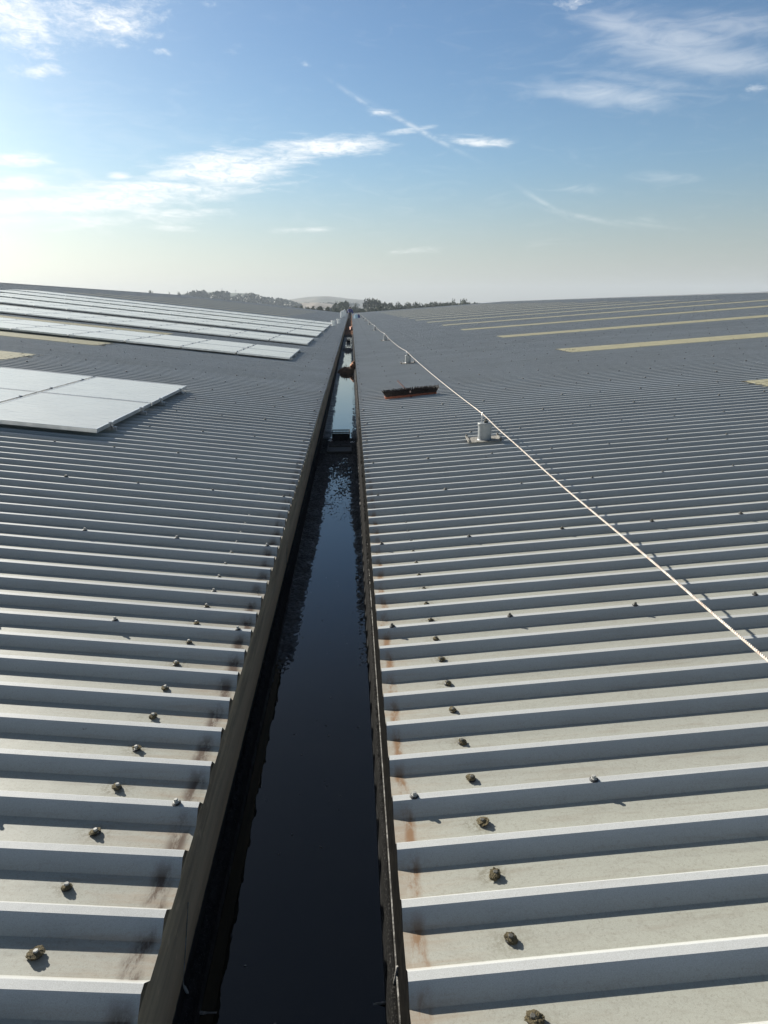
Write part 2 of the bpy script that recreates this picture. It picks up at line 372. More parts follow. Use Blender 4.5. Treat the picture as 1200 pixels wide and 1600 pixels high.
M_GLASS = mat('dusty_glare_solar_glass', rough=.3, spec=.6, build=f_glass, ior=1.6)
M_GLASS.node_tree.nodes['Principled BSDF'].inputs['Coat Weight'].default_value = .3
M_GLASS.node_tree.nodes['Principled BSDF'].inputs['Coat Roughness'].default_value = .16
M_PVC = mat('grey_coated_drum', rough=.5, build=varied((.27, .285, .29), (.22, .235, .235), 9, (.4, .6)))
M_CRUST = mat('bitumen_seal_with_lichen', rough=.85, build=varied((.27, .255, .225), (.11, .10, .085), 30, (.7, .9), .6, 80))
M_ROPE = mat('white_braided_rope', rough=.8, build=varied((.68, .63, .56), (.48, .38, .31), 55, (.7, .9)))
M_WOOD = mat('red_brown_broom_wood', rough=.65, build=varied((.20, .05, .026), (.33, .10, .05), 20))
M_BRISTLE = mat('black_broom_bristle', rough=.7, build=varied((.010, .008, .009), (.03, .016, .014), 50))
M_HANDLE = mat('pale_pink_wood', rough=.6, base=(.62, .42, .35))
M_PLASTIC = mat('black_plastic', rough=.6, spec=.15, build=varied((.008, .009, .011), (.018, .019, .021), 25, (.55, .75)))
M_WHITE = mat('white_plastic', rough=.45, build=varied((.78, .79, .78), (.66, .67, .66), 4, (.4, .5)))
M_SACK = mat('white_woven_sack', rough=.8, build=varied((.70, .72, .72), (.56, .58, .58), 9, (.7, .9), .5, 20))
M_BLUEBAG = mat('pale_blue_sack', rough=.7, build=varied((.30, .46, .58), (.42, .56, .64), 6, (.6, .8), .5, 15))
M_ORANGE = mat('orange_cloth', rough=.85, build=varied((.52, .20, .09), (.62, .36, .22), 12, (.8, .95), .5, 30))
M_PINK = mat('salmon_cloth', rough=.85, build=varied((.36, .15, .10), (.45, .22, .16), 9, (.8, .95), .5, 30))
M_SEAL = mat('chalky_joint_sealant', rough=.9, build=varied((.30, .29, .27), (.10, .095, .085), 26, (.8, .95), .8, 60, coords=pos))
M_NAVY = mat('navy_workwear', rough=.85, build=varied((.016, .024, .12), (.026, .04, .19), 6))
M_BLACKCLOTH = mat('black_trousers', rough=.9, build=varied((.014, .014, .017), (.03, .03, .034), 6))
M_SKIN = mat('skin', rough=.55, base=(.45, .27, .19))
M_HAIR = mat('dark_hair', rough=.7, base=(.02, .016, .013))
M_WALLC = mat('cladding', rough=.9, build=varied((.16, .175, .19), (.12, .135, .15), .3, coords=pos))
def f_field(b, p):
    P = pos(b); n = b.noise(P, .004, 3, .5); n2 = b.noise(P, .05, 5, .6)
    c = b.mix(b.ss(n, .45, .52), col(.19, .15, .085), col(.06, .085, .03)); c = b.mix(b.ss(n2, .4, .7, 0, .4), c, col(.10, .09, .05))
    b.set(p.inputs['Base Color'], c)
M_FIELD = mat('farmland', rough=.95, build=f_field)
M_TAN = mat('harvested_field', rough=.95, build=varied((.13, .095, .045), (.06, .065, .03), .010, coords=pos, detail=6))
M_TAN2 = mat('pale_stubble_field', rough=.95, build=varied((.25, .19, .12), (.19, .15, .09), .03, coords=pos, detail=6))
M_BARK = mat('bark', rough=.9, base=(.09, .07, .05))
def leafm(name, a, c): return mat(name, rough=.75, build=varied(a, c, 1.3, (.65, .8), coords=pos))
M_LEAF = [leafm('dark_green_leaves', (.035, .055, .025), (.06, .085, .038)), leafm('mid_green_leaves', (.05, .075, .035), (.08, .11, .05)), leafm('olive_leaves', (.07, .08, .03), (.12, .125, .05))]
M_REED = mat('pale_reed', rough=.9, build=varied((.27, .24, .13), (.14, .15, .06), 2, coords=pos))

# ------------------------------------------------------------------ setting: ground, hills
v = 9000
me = np_mesh('ground', [(-v, -2500, -9), (v, -2500, -9), (v, v, -9), (-v, v, -9)], [(0, 1, 2, 3)])
tag(link('ground', me, M_FIELD), kind='structure')
def hill(name, cx, cyy, rx, ry, h, m, seed, base=-9.5, pw=1.0, n=60):
    a = np.linspace(-1, 1, n); X, Y = np.meshgrid(a, a)
    r = np.sqrt(X * X + Y * Y); H = np.clip(1 - r, 0, 1) ** pw; H = H * H * (3 - 2 * H)
    Zz = base + h * H * (1 + .12 * fbm(X * 4 + 9, Y * 4, 3, seed))
    return tag(link(name, grid_mesh(name, cx + X * rx, cyy + Y * ry, Zz), m, smooth=True), kind='structure')
def at(px, Y): return (px - 549) / 1094 * Y * 1.04 * .96
def ztop(py, D): return CAM_Z + (478.8 - py) / 1190 * D
# tan hill behind, pale field in front of it, wooded ridge on the left
hill('hill', at(510, 1500), 1500, 165, 500, ztop(462.5, 1500) + 9.5, M_TAN, 3, pw=.62)
hill('field_slope', at(478, 900), 930, 75, 170, ztop(471.2, 900) + 9.5, M_TAN2, 5, pw=.5)
hill('wooded_hill', at(340, 980), 1000, 170, 300, ztop(456, 980) + 9.5, M_LEAF[0], 8, pw=.72)

# ------------------------------------------------------------------ warehouse
wh = empty('warehouse', (0, 0, 0))
tag(wh, 'huge warehouse with two ribbed grey steel roofs falling to a box gutter between them', 'building')

def xcols(near):
    if near: a = np.concatenate([[0, .01, .025, .04, .06, .08, .1], np.arange(.2, 6.95, .12), [6.985, 7.0, 7.1], np.arange(7.3, 13.8, .4), [13.905, 13.92, 14.2, 14.6, 15.2], np.arange(16, RX - 1, 2.0)])
    else: a = np.concatenate([[0, .05, .3], np.arange(1, 12, 1.0), np.arange(12, RX - 1, 3.0)])
    return a
def rib_block(side, k0, k1, cols, dz=0.0, warp=1.0, prof=None):
    """ribs k0..k1-1 as one grid: rows run along Y, columns run up the slope"""
    prof = prof or ((-.0655, -RIBH, 1.), (-.0635, -RIBH + .0015, .8), (-.029, -.0012, 0), (-.0275, 0, 0), (-.0032, 0, 0), (0, -.0016, 0), (.033, -RIBH + .0015, .4), (.035, -RIBH, 1.), (.085, -RIBH - .0006, 1.))
    ks = np.arange(k0, k1)
    py_ = np.array([q[0] for q in prof]); pz = np.array([q[1] for q in prof]); pm = np.array([q[2] for q in prof])
    Y = (PH + .2 * ks[:, None] + py_[None, :]).ravel(); Zp = np.tile(pz, len(ks)); PM = np.tile(pm, len(ks))
    kk = np.repeat(ks, len(py_))
    d = cols; X, YY = np.meshgrid(d, Y); ZP = np.repeat(Zp[:, None], len(d), 1); KK = np.repeat(kk[:, None], len(d), 1)
    n = fbm(X * .9 + 13, KK * .77 + 3.1 * side + 40, 2, 11); n2 = fbm(X * .35 + 3, KK * 1.7 + 7 * side + 90, 2, 5)
    zz = ZP + .0023 * n * warp + (TL if side < 0 else TR) * X + dz
    for xl in (6.98, 13.9, 21.0, 28.0): zz = zz + .0022 * np.where(X > xl + .01, np.exp(-(X - xl) / .6), 0)
    yy = YY + .0030 * n2 * warp + .0035 * fbm(X * .8 + 2, np.floor((KK + .5) / 6) * 2.3 + side * 4, 2, 8) * warp
    # the eave ends of the sheets are not cut quite in line
    xe = XR if side > 0 else XL
    ragged = np.repeat(((vnoise(np.floor((kk + .5) / 6) * 3.1, kk * 0 + side * 9.0, 3) - .5) * .006)[:, None], len(d), 1) * np.clip(1 - X / .08, 0, 1)
    xx = xe + side * (X + ragged)
    return xx, yy, zz, np.repeat(PM[:, None], len(d), 1)
def rib_object(name, side, blocks, m, parent, dz=0.0, prof=None):
    Vs, Qs, Ps = [], [], []; off = 0
    for k0, k1, cols in blocks:
        xx, yy, zz, pm = rib_block(side, k0, k1, cols, dz, 1.0, prof)
        h, w_ = xx.shape; i = np.arange(h * w_).reshape(h, w_) + off
        Vs.append(np.stack([xx, yy, zz], -1).reshape(-1, 3)); Ps.append(pm.ravel())
        Q = np.stack([i[:-1, :-1], i[:-1, 1:], i[1:, 1:], i[1:, :-1]], -1).reshape(-1, 4)
        Qs.append(Q if side > 0 else Q[:, ::-1]); off += h * w_
    V = np.concatenate(Vs); me = np_mesh(name, V, np.concatenate(Qs))
    a = me.attributes.new('pan', 'FLOAT', 'POINT'); a.data.foreach_set('value', np.concatenate(Ps).astype(np.float32))
    return link(name, me, m, parent)
cn = np.append(xcols(True), RX - abs(XL)); cf = np.append(xcols(False), RX - abs(XL))
for side in (-1, 1):
    run_ = RX - (abs(XL) if side < 0 else XR)
    a = np.append(xcols(True), run_); bcol = np.append(xcols(False), run_)
    kend = int(((YL if side < 0 else YR) - PH) / .2)
    rib_object('roof_sheet', side, [(-31, 0, bcol), (-1, 70, a), (69, kend, bcol)], M_SHEET[side], wh)
# the slopes beyond the ridges, ridge caps, walls
for side in (-1, 1):
    zr = ZRL if side < 0 else ZRR; ye = YL if side < 0 else YR
    t = TL if side < 0 else TR
    X = np.array([[side * RX, side * 2 * RX]] * 2); Y = np.array([[Y0, Y0], [ye, ye]]); Zz = np.array([[zr - .02, zr - .02 - t * RX]] * 2)
    me = grid_mesh('outer_roof_slope', X, Y, Zz, flip=side < 0); link('outer_roof_slope', me, M_WALLC, wh)
    mb = MB()
    for s2 in (-1, 1):
        x0, x1 = side * RX, side * RX + s2 * .30
        mb.add([(x0, Y0, zr + .075), (x0, ye, zr + .075), (x1, ye, zr + .045 - t * .28), (x1, Y0, zr + .045 - t * .28), (x1, Y0, zr - t * .28), (x1, ye, zr - t * .28)], [(0, 1, 2, 3), (3, 2, 5, 4)])
    link('ridge_cap', mb.mesh('ridge_cap'), M_WALLC, wh)
    for yy in (Y0 + .05, ye - .15):
        mb = MB(); xi = (XL - .02 if side < 0 else XR + .02)
        mb.add([(xi, yy, -9), (side * 2 * RX, yy, -9), (side * 2 * RX, yy, zr - .1 - t * RX), (side * RX, yy, zr - .1), (xi, yy, -.09)], [(0, 1, 2, 3, 4)])
        link('gable_wall', mb.mesh('gable_wall'), M_WALLC, wh)
        mb = MB(); x0, x1 = xi, side * RX
        mb.add([(x0, yy - .08, -.33), (x1, yy - .08, zr - .3), (x1, yy - .08, zr - .045), (x0, yy - .08, -.045)], [(0, 1, 2, 3)])
        link('barge_board', mb.mesh('barge_board'), M_WALLC, wh)
    mb = MB(); mb.box(side * 2 * RX - .1, side * 2 * RX + .1, Y0, ye, -9, zr - .12 - t * RX); link('side_wall', mb.mesh('side_wall'), M_WALLC, wh)

# the box gutter: walls, shoulders, sole
gut = None
prof = [(XL - .14, -.045), (XL - .004, -.047), (XL - .002, -.16), (XL - .0035, -.33), (XL + .020, -.438), (XL + .06, -.478), (XR - .055, -.478), (XR - .030, -.438), (XR - .002, -.33), (XR + .002, -.16), (XR + .004, -.047), (XR + .14, -.045)]
ys = np.concatenate([np.arange(-5, 14, .16), np.arange(14, 165.1, 2.0)])
PX = np.array([q[0] for q in prof]); PZ = np.array([q[1] for q in prof])
X = np.repeat(PX[None, :], len(ys), 0); Y = np.repeat(ys[:, None], len(prof), 1); Zz = np.repeat(PZ[None, :], len(ys), 0)
wave = fbm(Y * .55, X * 3 + 5, 2, 21) * .003; mid = ((PX > XL - .01) & (PX < XR + .01))[None, :]
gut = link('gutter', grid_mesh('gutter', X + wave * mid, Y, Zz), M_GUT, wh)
# thin folded lip over the right eave flange, half hidden under the sheets
mb = MB(); mb.box(XR - .008, XR - .004, -5, 165, -.333, -.327)
link('folded_lip', mb.mesh('folded_lip'), M_SEAL, gut)
for k in range(-1, 12):                         # the gutter's joint straps, thick with old sealant
    y = 1.505 + 3.22 * k
    mb = MB(); n = 26
    path = []
    for i in range(9): t = i / 8; path.append((XL + .0005, y + .12 * (1 - t), -.17 - .16 * t, 1))
    for x, z in ((XL + .004, -.335), (XL + .014, -.38), (XL + .026, -.428), (XL + .06, -.437), (-.30, -.444), (-.2, -.446), (-.1, -.446), (0, -.444), (XR - .06, -.437), (XR - .028, -.425), (XR - .012, -.36), (XR - .004, -.30)):
        path.append((x, y + rng.uniform(-.004, .004), z, 1))
    pts = [Vector(q[:3]) for q in path]
    mb.tube(pts, [(.0014 if i < 9 else .0052) * rng.uniform(.55, 1.4) for i in range(len(pts))], 6)
    link('gutter_joint', mb.mesh('gutter_joint'), M_SEAL, gut, smooth=True)

# rooflights: cream strips, ribs flattened so little of their shaded sides shows
LPROF = ((-.0545, -.0065, .5), (-.0525, -.006, .5), (-.029, -.0008, 0), (-.0275, 0, 0), (-.0028, 0, 0), (0, -.0014, 0), (.023, -.006, .4), (.025, -.0065, .5), (.085, -.007, 1.))
def rooflight(side, y, x0, x1, ragged=True):
    k = round((y - PH) / .2)
    xe = XR if side > 0 else -XL
    cols = np.array([x0 - xe, x0 - xe + .05] + list(np.arange(x0 - xe + 1.5, x1 - xe - .5, 2.0)) + [x1 - xe])
    o = rib_object('rooflight', side, [(k, k + 7, cols)], M_LIGHT, wh, dz=.008, prof=LPROF)
    return o
for i in range(17):
    y = 9.03 + 8.4 * i
    rl = rooflight(1, y - (.2 if i == 0 else 0), (5.75 if i == 0 else 5.45) + random.uniform(-.1, .1), 26.5 if i % 2 else 27.2)
for y in (12.63, 17.23, 23.4, 30.8, 38.4, 45.8, 62, 70.4, 78.8, 87.2, 95.6, 104, 112.4, 120.8, 129.2):
    rooflight(-1, y, 6.0, 27.0)
# moss that has gathered at the lower ends of the nearest rooflights
def lump(r, seed, sub=3, sq=.6, am=.35, fr=2.2):
    b = bmesh.new(); bmesh.ops.create_icosphere(b, subdivisions=sub, radius=1)
    for v_ in b.verts:
        p_ = v_.co.normalized()
        n = fbm(np.array([p_.x * fr + seed * 3.7 + p_.z * 1.7]), np.array([p_.y * fr + seed * 1.3 + p_.z * 2.3]), 4, seed)[0]
        v_.co = p_ * (1 + am * n * 1.6); v_.co.z *= sq
        v_.co *= r
    me = bpy.data.meshes.new('lump'); b.to_mesh(me); b.free(); return me
MOSS = [lump(1, s_, 4, .62, .26, 1.9) for s_ in range(6)]
for i_, m_ in enumerate(MOSS):
    for v_ in m_.vertices:
        c_ = v_.co; k_ = fbm(np.array([c_.x * 9 + i_ * 5 + c_.z * 4]), np.array([c_.y * 9 + c_.z * 7]), 3, i_)[0]; v_.co = c_ * (1 + .17 * k_)
    b_ = [v_.co.z for v_ in m_.vertices]
    for v_ in m_.vertices: v_.co.z = max(v_.co.z * .68, -.1)
for m_ in MOSS: m_.materials.append(M_MOSS)
def strip_moss(side, y, x0):
    k0 = round((y - PH) / .2)
    for k in range(k0, k0 + 7):
        for j in range(3):
            x = x0 + .02 + rng.uniform(0, .5); cx = side * x; cyy = PH + .2 * k + rng.uniform(-.03, .05); r = rng.uniform(.014, .032)
            o = bpy.data.objects.new('moss_patch', random.choice(MOSS)); C.objects.link(o); o.parent = wh
            o.location = (cx, cyy, zroof(side, cx) + .002); o.scale = (r * 1.8, r * .7, r * .5)
for side, y, x0 in ((1, 8.83, 5.5), (1, 8.83, 5.75), (1, 17.43, 5.25), (-1, 12.63, 5.8), (-1, 17.23, 5.8)): strip_moss(side, y, x0)

# fixings
mb = MB(); mb.lathe([(.0115, 0), (.0115, .0025), (.009, .004)], 14, cap=True); ME_WASHER = mb.mesh('washer'); ME_WASHER.materials.append(M_RUBBER)
mb = MB(); mb.lathe([(.0075, .003), (.0085, .0045), (.0085, .0055), (.0055, .0062), (.0055, .0125), (.0045, .0135)], 6, cap=True); ME_BOLT = mb.mesh('bolt'); ME_BOLT.materials.append(M_BOLTHEAD)
mb = MB(); mb.lathe([(.0085, .0), (.0095, .0045), (.0085, .0055), (.0055, .0062), (.0055, .0125), (.0045, .0135)], 6, cap=True); ME_BOLT2 = mb.mesh('bolt'); ME_BOLT2.materials.append(M_DKBOLT)
count = 0
def fixing(side, x, y, crest, moss=0, clean=False, s_=1.0):
    global count; count += 1
    z = zroof(side, x) + (0 if crest else -RIBH)
    tilt = math.atan(TR) if side > 0 else -math.atan(TL)
    o = bpy.data.objects.new('fixing_bolt', ME_BOLT if clean else ME_BOLT2); C.objects.link(o); o.parent = wh
    s_ *= 1.2; o.location = (x, y, z); o.rotation_euler = (0, -tilt if side > 0 else -tilt, random.uniform(0, 3)); o.scale = (s_,) * 3
    ws = bpy.data.objects.new('washer', ME_WASHER); C.objects.link(ws); ws.parent = o
    if moss:
        c = bpy.data.objects.new('moss_cap', random.choice(MOSS)); C.objects.link(c); c.parent = o; moss *= .60
        c.scale = (moss * random.uniform(.85, 1.2), moss * random.uniform(.75, 1.0), moss * random.uniform(.8, 1.15)); c.location = (random.uniform(-.004, .004), random.uniform(-.004, .004), .005)
        c.rotation_euler = (random.uniform(-.15, .15), random.uniform(-.15, .15), random.uniform(0, 6))
for k in range(20):                             # one in every pan along the eaves, capped with moss near the camera
    y = PH - .2 * 1 + .2 * k + .085
    sz = [.030, .024, .025, .023, .022, .022, .021, .020, .019, .018, .017][k] if k < 11 else .014
    fixing(1, .368 + random.uniform(-.005, .005), y, False, sz)
    szl = [.026, .025, .020, .022, .018, .019, .019, .018, .018, .016, .019, .014][k] if k < 12 else .012
    fixing(-1, -.763 + random.uniform(-.006, .006), y, False, szl, clean=True)
near = []
for side in (1, -1):
    for j in range(-1, 9):
        for i in range(12):
            x = (.172 + .56 * i + (.0 if i < 2 else .02 * i)) if side > 0 else -(.553 + .56 * i)
            near.append((math.hypot(x, 1.823 + 1.2 * j), side, x, 1.823 + 1.2 * j, i))
near.sort(); nearset = near[:60]
for d, side, x, y, i in nearset: fixing(side, x, y, True, 0 if y < 3.5 else (.011 if random.random() < .5 else 0), clean=y < 2.5 or side < 0 and y < 6)
done = {(a[1], round(a[3], 2), a[4]) for a in nearset}
V, Q = [], []
for side in (1, -1):
    for j in range(0, 118 + 300):
        eave_pan = j >= 118
        yy = 1.823 + 1.2 * j if not eave_pan else PH + .2 * (19 + j - 118) + .085
        for i in range(1 if eave_pan else 60):
            if (side, round(yy, 2), i) in done: continue
            x = (.172 + .56 * i + (.0 if i < 2 else .02 * i)) if side > 0 else -(.553 + .56 * i)
            if abs(x) > RX - .5 or (side < 0 and yy > 140): continue
            x += random.uniform(-.02, .02); r = random.choice((.011, .013, .017)); h = r * .9; z = zroof(side, x) - .001; n0 = len(V)
            if eave_pan: x = (.368 if side > 0 else -.763) + random.uniform(-.008, .008); z = zroof(side, x) - RIBH - .001
            for kk in range(6):
                a = kk * math.pi / 3; V.append((x + r * math.cos(a), yy + r * math.sin(a), z)); 
            for kk in range(6):
                a = kk * math.pi / 3; V.append((x + r * .6 * math.cos(a), yy + r * .6 * math.sin(a), z + h))
            for kk in range(6): Q.append((n0 + kk, n0 + (kk + 1) % 6, n0 + 6 + (kk + 1) % 6, n0 + 6 + kk))
            Q.append((n0 + 6, n0 + 7, n0 + 8, n0 + 9)); Q.append((n0 + 6, n0 + 9, n0 + 10, n0 + 11))
o = link('distant_fixing_bolts', np_mesh('distant_fixing_bolts', V, Q), M_DKBOLT, wh); o['kind'] = 'stuff'

# ------------------------------------------------------------------ water and sludge in the gutter
WZ = -.434
me = np_mesh('water', [(XL + .006, -4.9, WZ), (XR - .006, -4.9, WZ), (XR - .006, 164, WZ), (XL + .006, 164, WZ)], [(0, 1, 2, 3)])
tag(link('gutter_water', me, M_WATER), kind='structure')
def smooth(a, b, x): t = np.clip((x - a) / (b - a), 0, 1); return t * t * (3 - 2 * t)
def bed(x, y):
    """height of the silt against the water level; + = dry"""
    mid_ = .5 * (XL + XR); hw = .5 * (XR - XL) - .02
    u = (x - mid_) / hw
    side_l = smooth(-.62, -1.02, u); side_r = smooth(.72, 1.0, u)
    n1 = fbm(x * 55, y * 38, 3, 31); n2 = fbm(x * 9, y * 4, 3, 17); n3 = fbm(x * 2 + 4, y * .6, 2, 77)
    A = lambda pts: np.interp(y, [q[0] for q in pts], [q[1] for q in pts])
    h = A([(0, -.032), (3, -.028), (5, -.014), (6.5, -.005), (8, -.002), (9.2, .004), (10.2, .008), (10.45, -.010), (14, -.016), (23, -.018), (25, -.008), (30, -.006), (46, -.004), (49, .06), (164, .07)])
    shl = A([(2.0, 0), (3.0, .016), (3.6, .026), (5, .024), (9, .014), (10.2, .010), (10.5, .018), (20, .022), (46, .01), (49, 0)])
    shr = A([(2.2, 0), (3.5, .022), (5, .018), (9, .010), (10.2, .008), (10.5, .015), (20, .015), (49, 0)])
    h = h + shl * smooth(-.26 + .15 * n3, -.66, u) + shr * smooth(.46 + .12 * n3, .80, u)
    h = h + .105 * smooth(-.90, -1.0, u) + .105 * smooth(.90, 1.0, u)          # moss climbing the shoulders
    amp = A([(0, .005), (3, .0045), (6, .008), (8, .014), (9, .017), (10.2, .017), (10.5, .006), (22, .006), (24, .010), (30, .012), (46, .012), (49, .06)])
    edge_amp = .010 * smooth(.86, .95, -u) + .002 * smooth(.86, .95, u)
    h = h + (amp * .45 + edge_amp) * n1 + amp * 1.25 * fbm(x * 100, y * 75, 2, 61) + .004 * n2 * (1 + 3 * smooth(46, 49, y)) + .05 * smooth(46, 49, y) * fbm(x * 3, y * .35, 3, 55)
    return np.minimum(h, .115)
def bed_obj(y0, y1, dy, nx):
    xs = np.linspace(XL + .004, XR - .004, nx); ys = np.arange(y0, y1 + dy * .5, dy)
    X, Y = np.meshgrid(xs, ys); Hh = bed(X, Y)
    return X, Y, WZ + Hh
parts_ = [bed_obj(-3, 2.2, .04, 60), bed_obj(2.2, 11.0, .0085, 90), bed_obj(11.0, 48, .04, 46), bed_obj(48, 164, .2, 30)]
Vs, Qs, off = [], [], 0
for X, Y, Zz in parts_:
    h, w_ = X.shape; i = np.arange(h * w_).reshape(h, w_) + off
    Vs.append(np.stack([X, Y, Zz], -1).reshape(-1, 3)); Qs.append(np.stack([i[:-1, :-1], i[:-1, 1:], i[1:, 1:], i[1:, :-1]], -1).reshape(-1, 4)); off += h * w_
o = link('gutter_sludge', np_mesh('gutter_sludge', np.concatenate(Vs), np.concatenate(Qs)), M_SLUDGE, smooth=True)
tag(o, 'black wet sludge and silt lying along the bottom of the gutter', 'sludge', kind='stuff')
# floating flecks
mb = MB()
for i in range(46):
    y = rng.uniform(1.1, 5); x = rng.uniform(XL + .12, XR - .08); r = rng.uniform(.0015, .004); a = rng.uniform(0, 3)
    ps = [(x + r * math.cos(a + q) * (1.6 if k % 2 else .9), y + r * math.sin(a + q), WZ + .0015) for k, q in enumerate((0, 1.2, 2.3, 3.6, 4.9))]
    mb.add(ps + [(q[0], q[1], q[2] + .0008) for q in ps], [(5, 6, 7, 8, 9), (0, 1, 6, 5), (1, 2, 7, 6), (2, 3, 8, 7), (3, 4, 9, 8), (4, 0, 5, 9)])
o = link('floating_debris', mb.mesh('floating_debris'), M_CRUST); tag(o, 'tiny pale flecks floating on the dark gutter water', 'debris', kind='stuff')

# ------------------------------------------------------------------ moss mounds in the gutter
def mound(name, cx, cyy, rx, ry, h, seed, m, label, spikes=90):
    n = 44; a = np.linspace(-1, 1, n); X, Y = np.meshgrid(a, a); r = np.clip(np.sqrt(X * X * .9 + Y * Y), 0, 1)
    H = (1 - r ** 2.4) * h * (1 + .35 * fbm(X * 3 + seed, Y * 3, 4, seed)) - .02
    root = empty(name, (cx, cyy, WZ)); tag(root, label, 'debris')
    me = grid_mesh('heap', X * rx, Y * ry, H); link('heap', me, m, root, smooth=True)
    mb = MB(); rr = np.random.default_rng(seed)
    for i in range(spikes):
        t = rr.uniform(0, 2 * math.pi); q = math.sqrt(rr.uniform(0, .9)); x, y = q * math.cos(t) * rx, q * math.sin(t) * ry
        z = (1 - q ** 2.4) * h; d = Vector((rr.uniform(-.6, .6), rr.uniform(-.9, .3), rr.uniform(.3, 1))).normalized()
        L = rr.uniform(.02, .07)
        mb.tube([(x, y, z - .02), Vector((x, y, z)) + d * L], [.004, .0015], 4)
    link('dead_stalks', mb.mesh('dead_stalks'), m, root)
    return root
m1 = mound('moss_mound', -.17, 21.35, .272, .62, .165, 3, M_MOUND, 'brown domed mound of rotting moss filling the gutter, with an upright twig')
mb = MB(); mb.tube([(-.005, 0, .1), (0, 0, .2), (-.008, 0, .235), (.002, 0, .27)], [.012, .009, .006, .003], 6); mb.tube([(0, 0, .19), (.03, 0, .225)], [.005, .002], 5)
link('twig', mb.mesh('twig'), M_MOUND, m1)
mound('moss_mound', -.16, 32.3, .28, 1.0, .13, 9, M_MOUND2, 'low black mound of silt across the gutter between the two gratings')
def rag(name, x, y, z, sx, sy_, sz, seed, m, label, cat):
    me = lump(1, seed, 4, 1, .38, 2.0); o = link(name, me, m, smooth=True, loc=(x, y, z)); o.scale = (sx, sy_, sz); return tag(o, label, cat)
rag('cloth', .045, 21.6, WZ + .18, .085, .16, .12, 4, M_ORANGE, 'crumpled orange cloth against the right gutter wall on the brown moss mound', 'cloth')
rag('cloth', -.02, 58.0, WZ + .22, .13, .9, .17, 8, M_PINK, 'salmon pink cloth bundle on the far brown debris in the gutter', 'cloth')

# ------------------------------------------------------------------ outlet gratings
def grating(x, y, w_, d, h, label, tilt=0):
    root = empty('outlet_grating', (x, y, WZ - .01), tilt); tag(root, label, 'drain guard')
    mb = MB(); t = .006; hh = h * .60
    mb.box(-w_ / 2, w_ / 2, -t, 0, 0, hh); mb.box(-w_ / 2, w_ / 2, d, d + t, 0, hh); mb.box(-w_ / 2, -w_ / 2 + t, 0, d, 0, hh - .001); mb.box(w_ / 2 - t, w_ / 2, 0, d, 0, hh - .001)
    link('solid_base', mb.mesh('solid_base'), M_PLASTIC, root)
    mb = MB(); n = 12
    for k in range(n + 1):
        xx = -w_ / 2 + t + (w_ - 2 * t) * k / n
        for yy in (-t * .8, d + t * .1): mb.box(xx - .0035, xx + .0035, yy, yy + .005, hh - .004, h - .012)
    for k in range(1, 9):
        yy = d * k / 9
        for xx in (-w_ / 2 + .001, w_ / 2 - .006): mb.box(xx, xx + .005, yy - .0035, yy + .0035, hh - .004, h - .012)
    link('slotted_bars', mb.mesh('slotted_bars'), M_PLASTIC, root)
    mb = MB(); e = .012
    mb.box(-w_ / 2 - .003, w_ / 2 + .003, -t - .003, -t + e, h - .013, h); mb.box(-w_ / 2 - .003, w_ / 2 + .003, d - e + t, d + t + .003, h - .013, h)
    mb.box(-w_ / 2 - .003, -w_ / 2 + e, -t + e, d - e + t, h - .013, h - .0005); mb.box(w_ / 2 - e, w_ / 2 + .003, -t + e, d - e + t, h - .013, h - .0005)
    link('rim', mb.mesh('rim'), M_PLASTIC, root)
    return root
grating(-.175, 10.15, .262, .20, .150, 'black slotted plastic outlet guard in the silt of the near gutter')
grating(-.15, 39.6, .20, .3, .22, 'small distant black outlet guard in the bright gutter water', .1)
root = empty('black_frame', (-.185, 9.2, WZ + .0)); tag(root, 'low black frame lying in the sludge in front of the near outlet guard', 'drain frame')  # guessed form for the black rectangle in front of the guard
mb = MB(); mb.box(-.15, .15, .0, .40, .004, .026); me = mb.mesh('cover', .006)
link('cover', me, M_MOUND2, root)
mb = MB()
for a in ((-.165, .165, -.012, .006, .0, .045), (-.165, .165, .394, .41, .0, .045), (-.165, -.15, .006, .394, 0, .043), (.15, .165, .006, .394, 0, .043)): mb.box(*a)
link('rim', mb.mesh('rim'), M_MOUND2, root)
def pebble(x, y, z, s_, label, m):
    me = lump(1, int(abs(x * 1000)) % 17, 3, .6, .3); o = link('pale_scrap', me, m, loc=(x, y, z)); o.scale = (s_ * 1.3, s_, s_ * .8); tag(o, label, 'litter')
pebble(-.335, 10.1, WZ + .02, .026, 'white plastic scrap beside the left foot of the near outlet guard', M_WHITE)
pebble(-.005, 10.0, WZ + .012, .026, 'pale scrap by the right foot of the near outlet guard', M_WHITE)

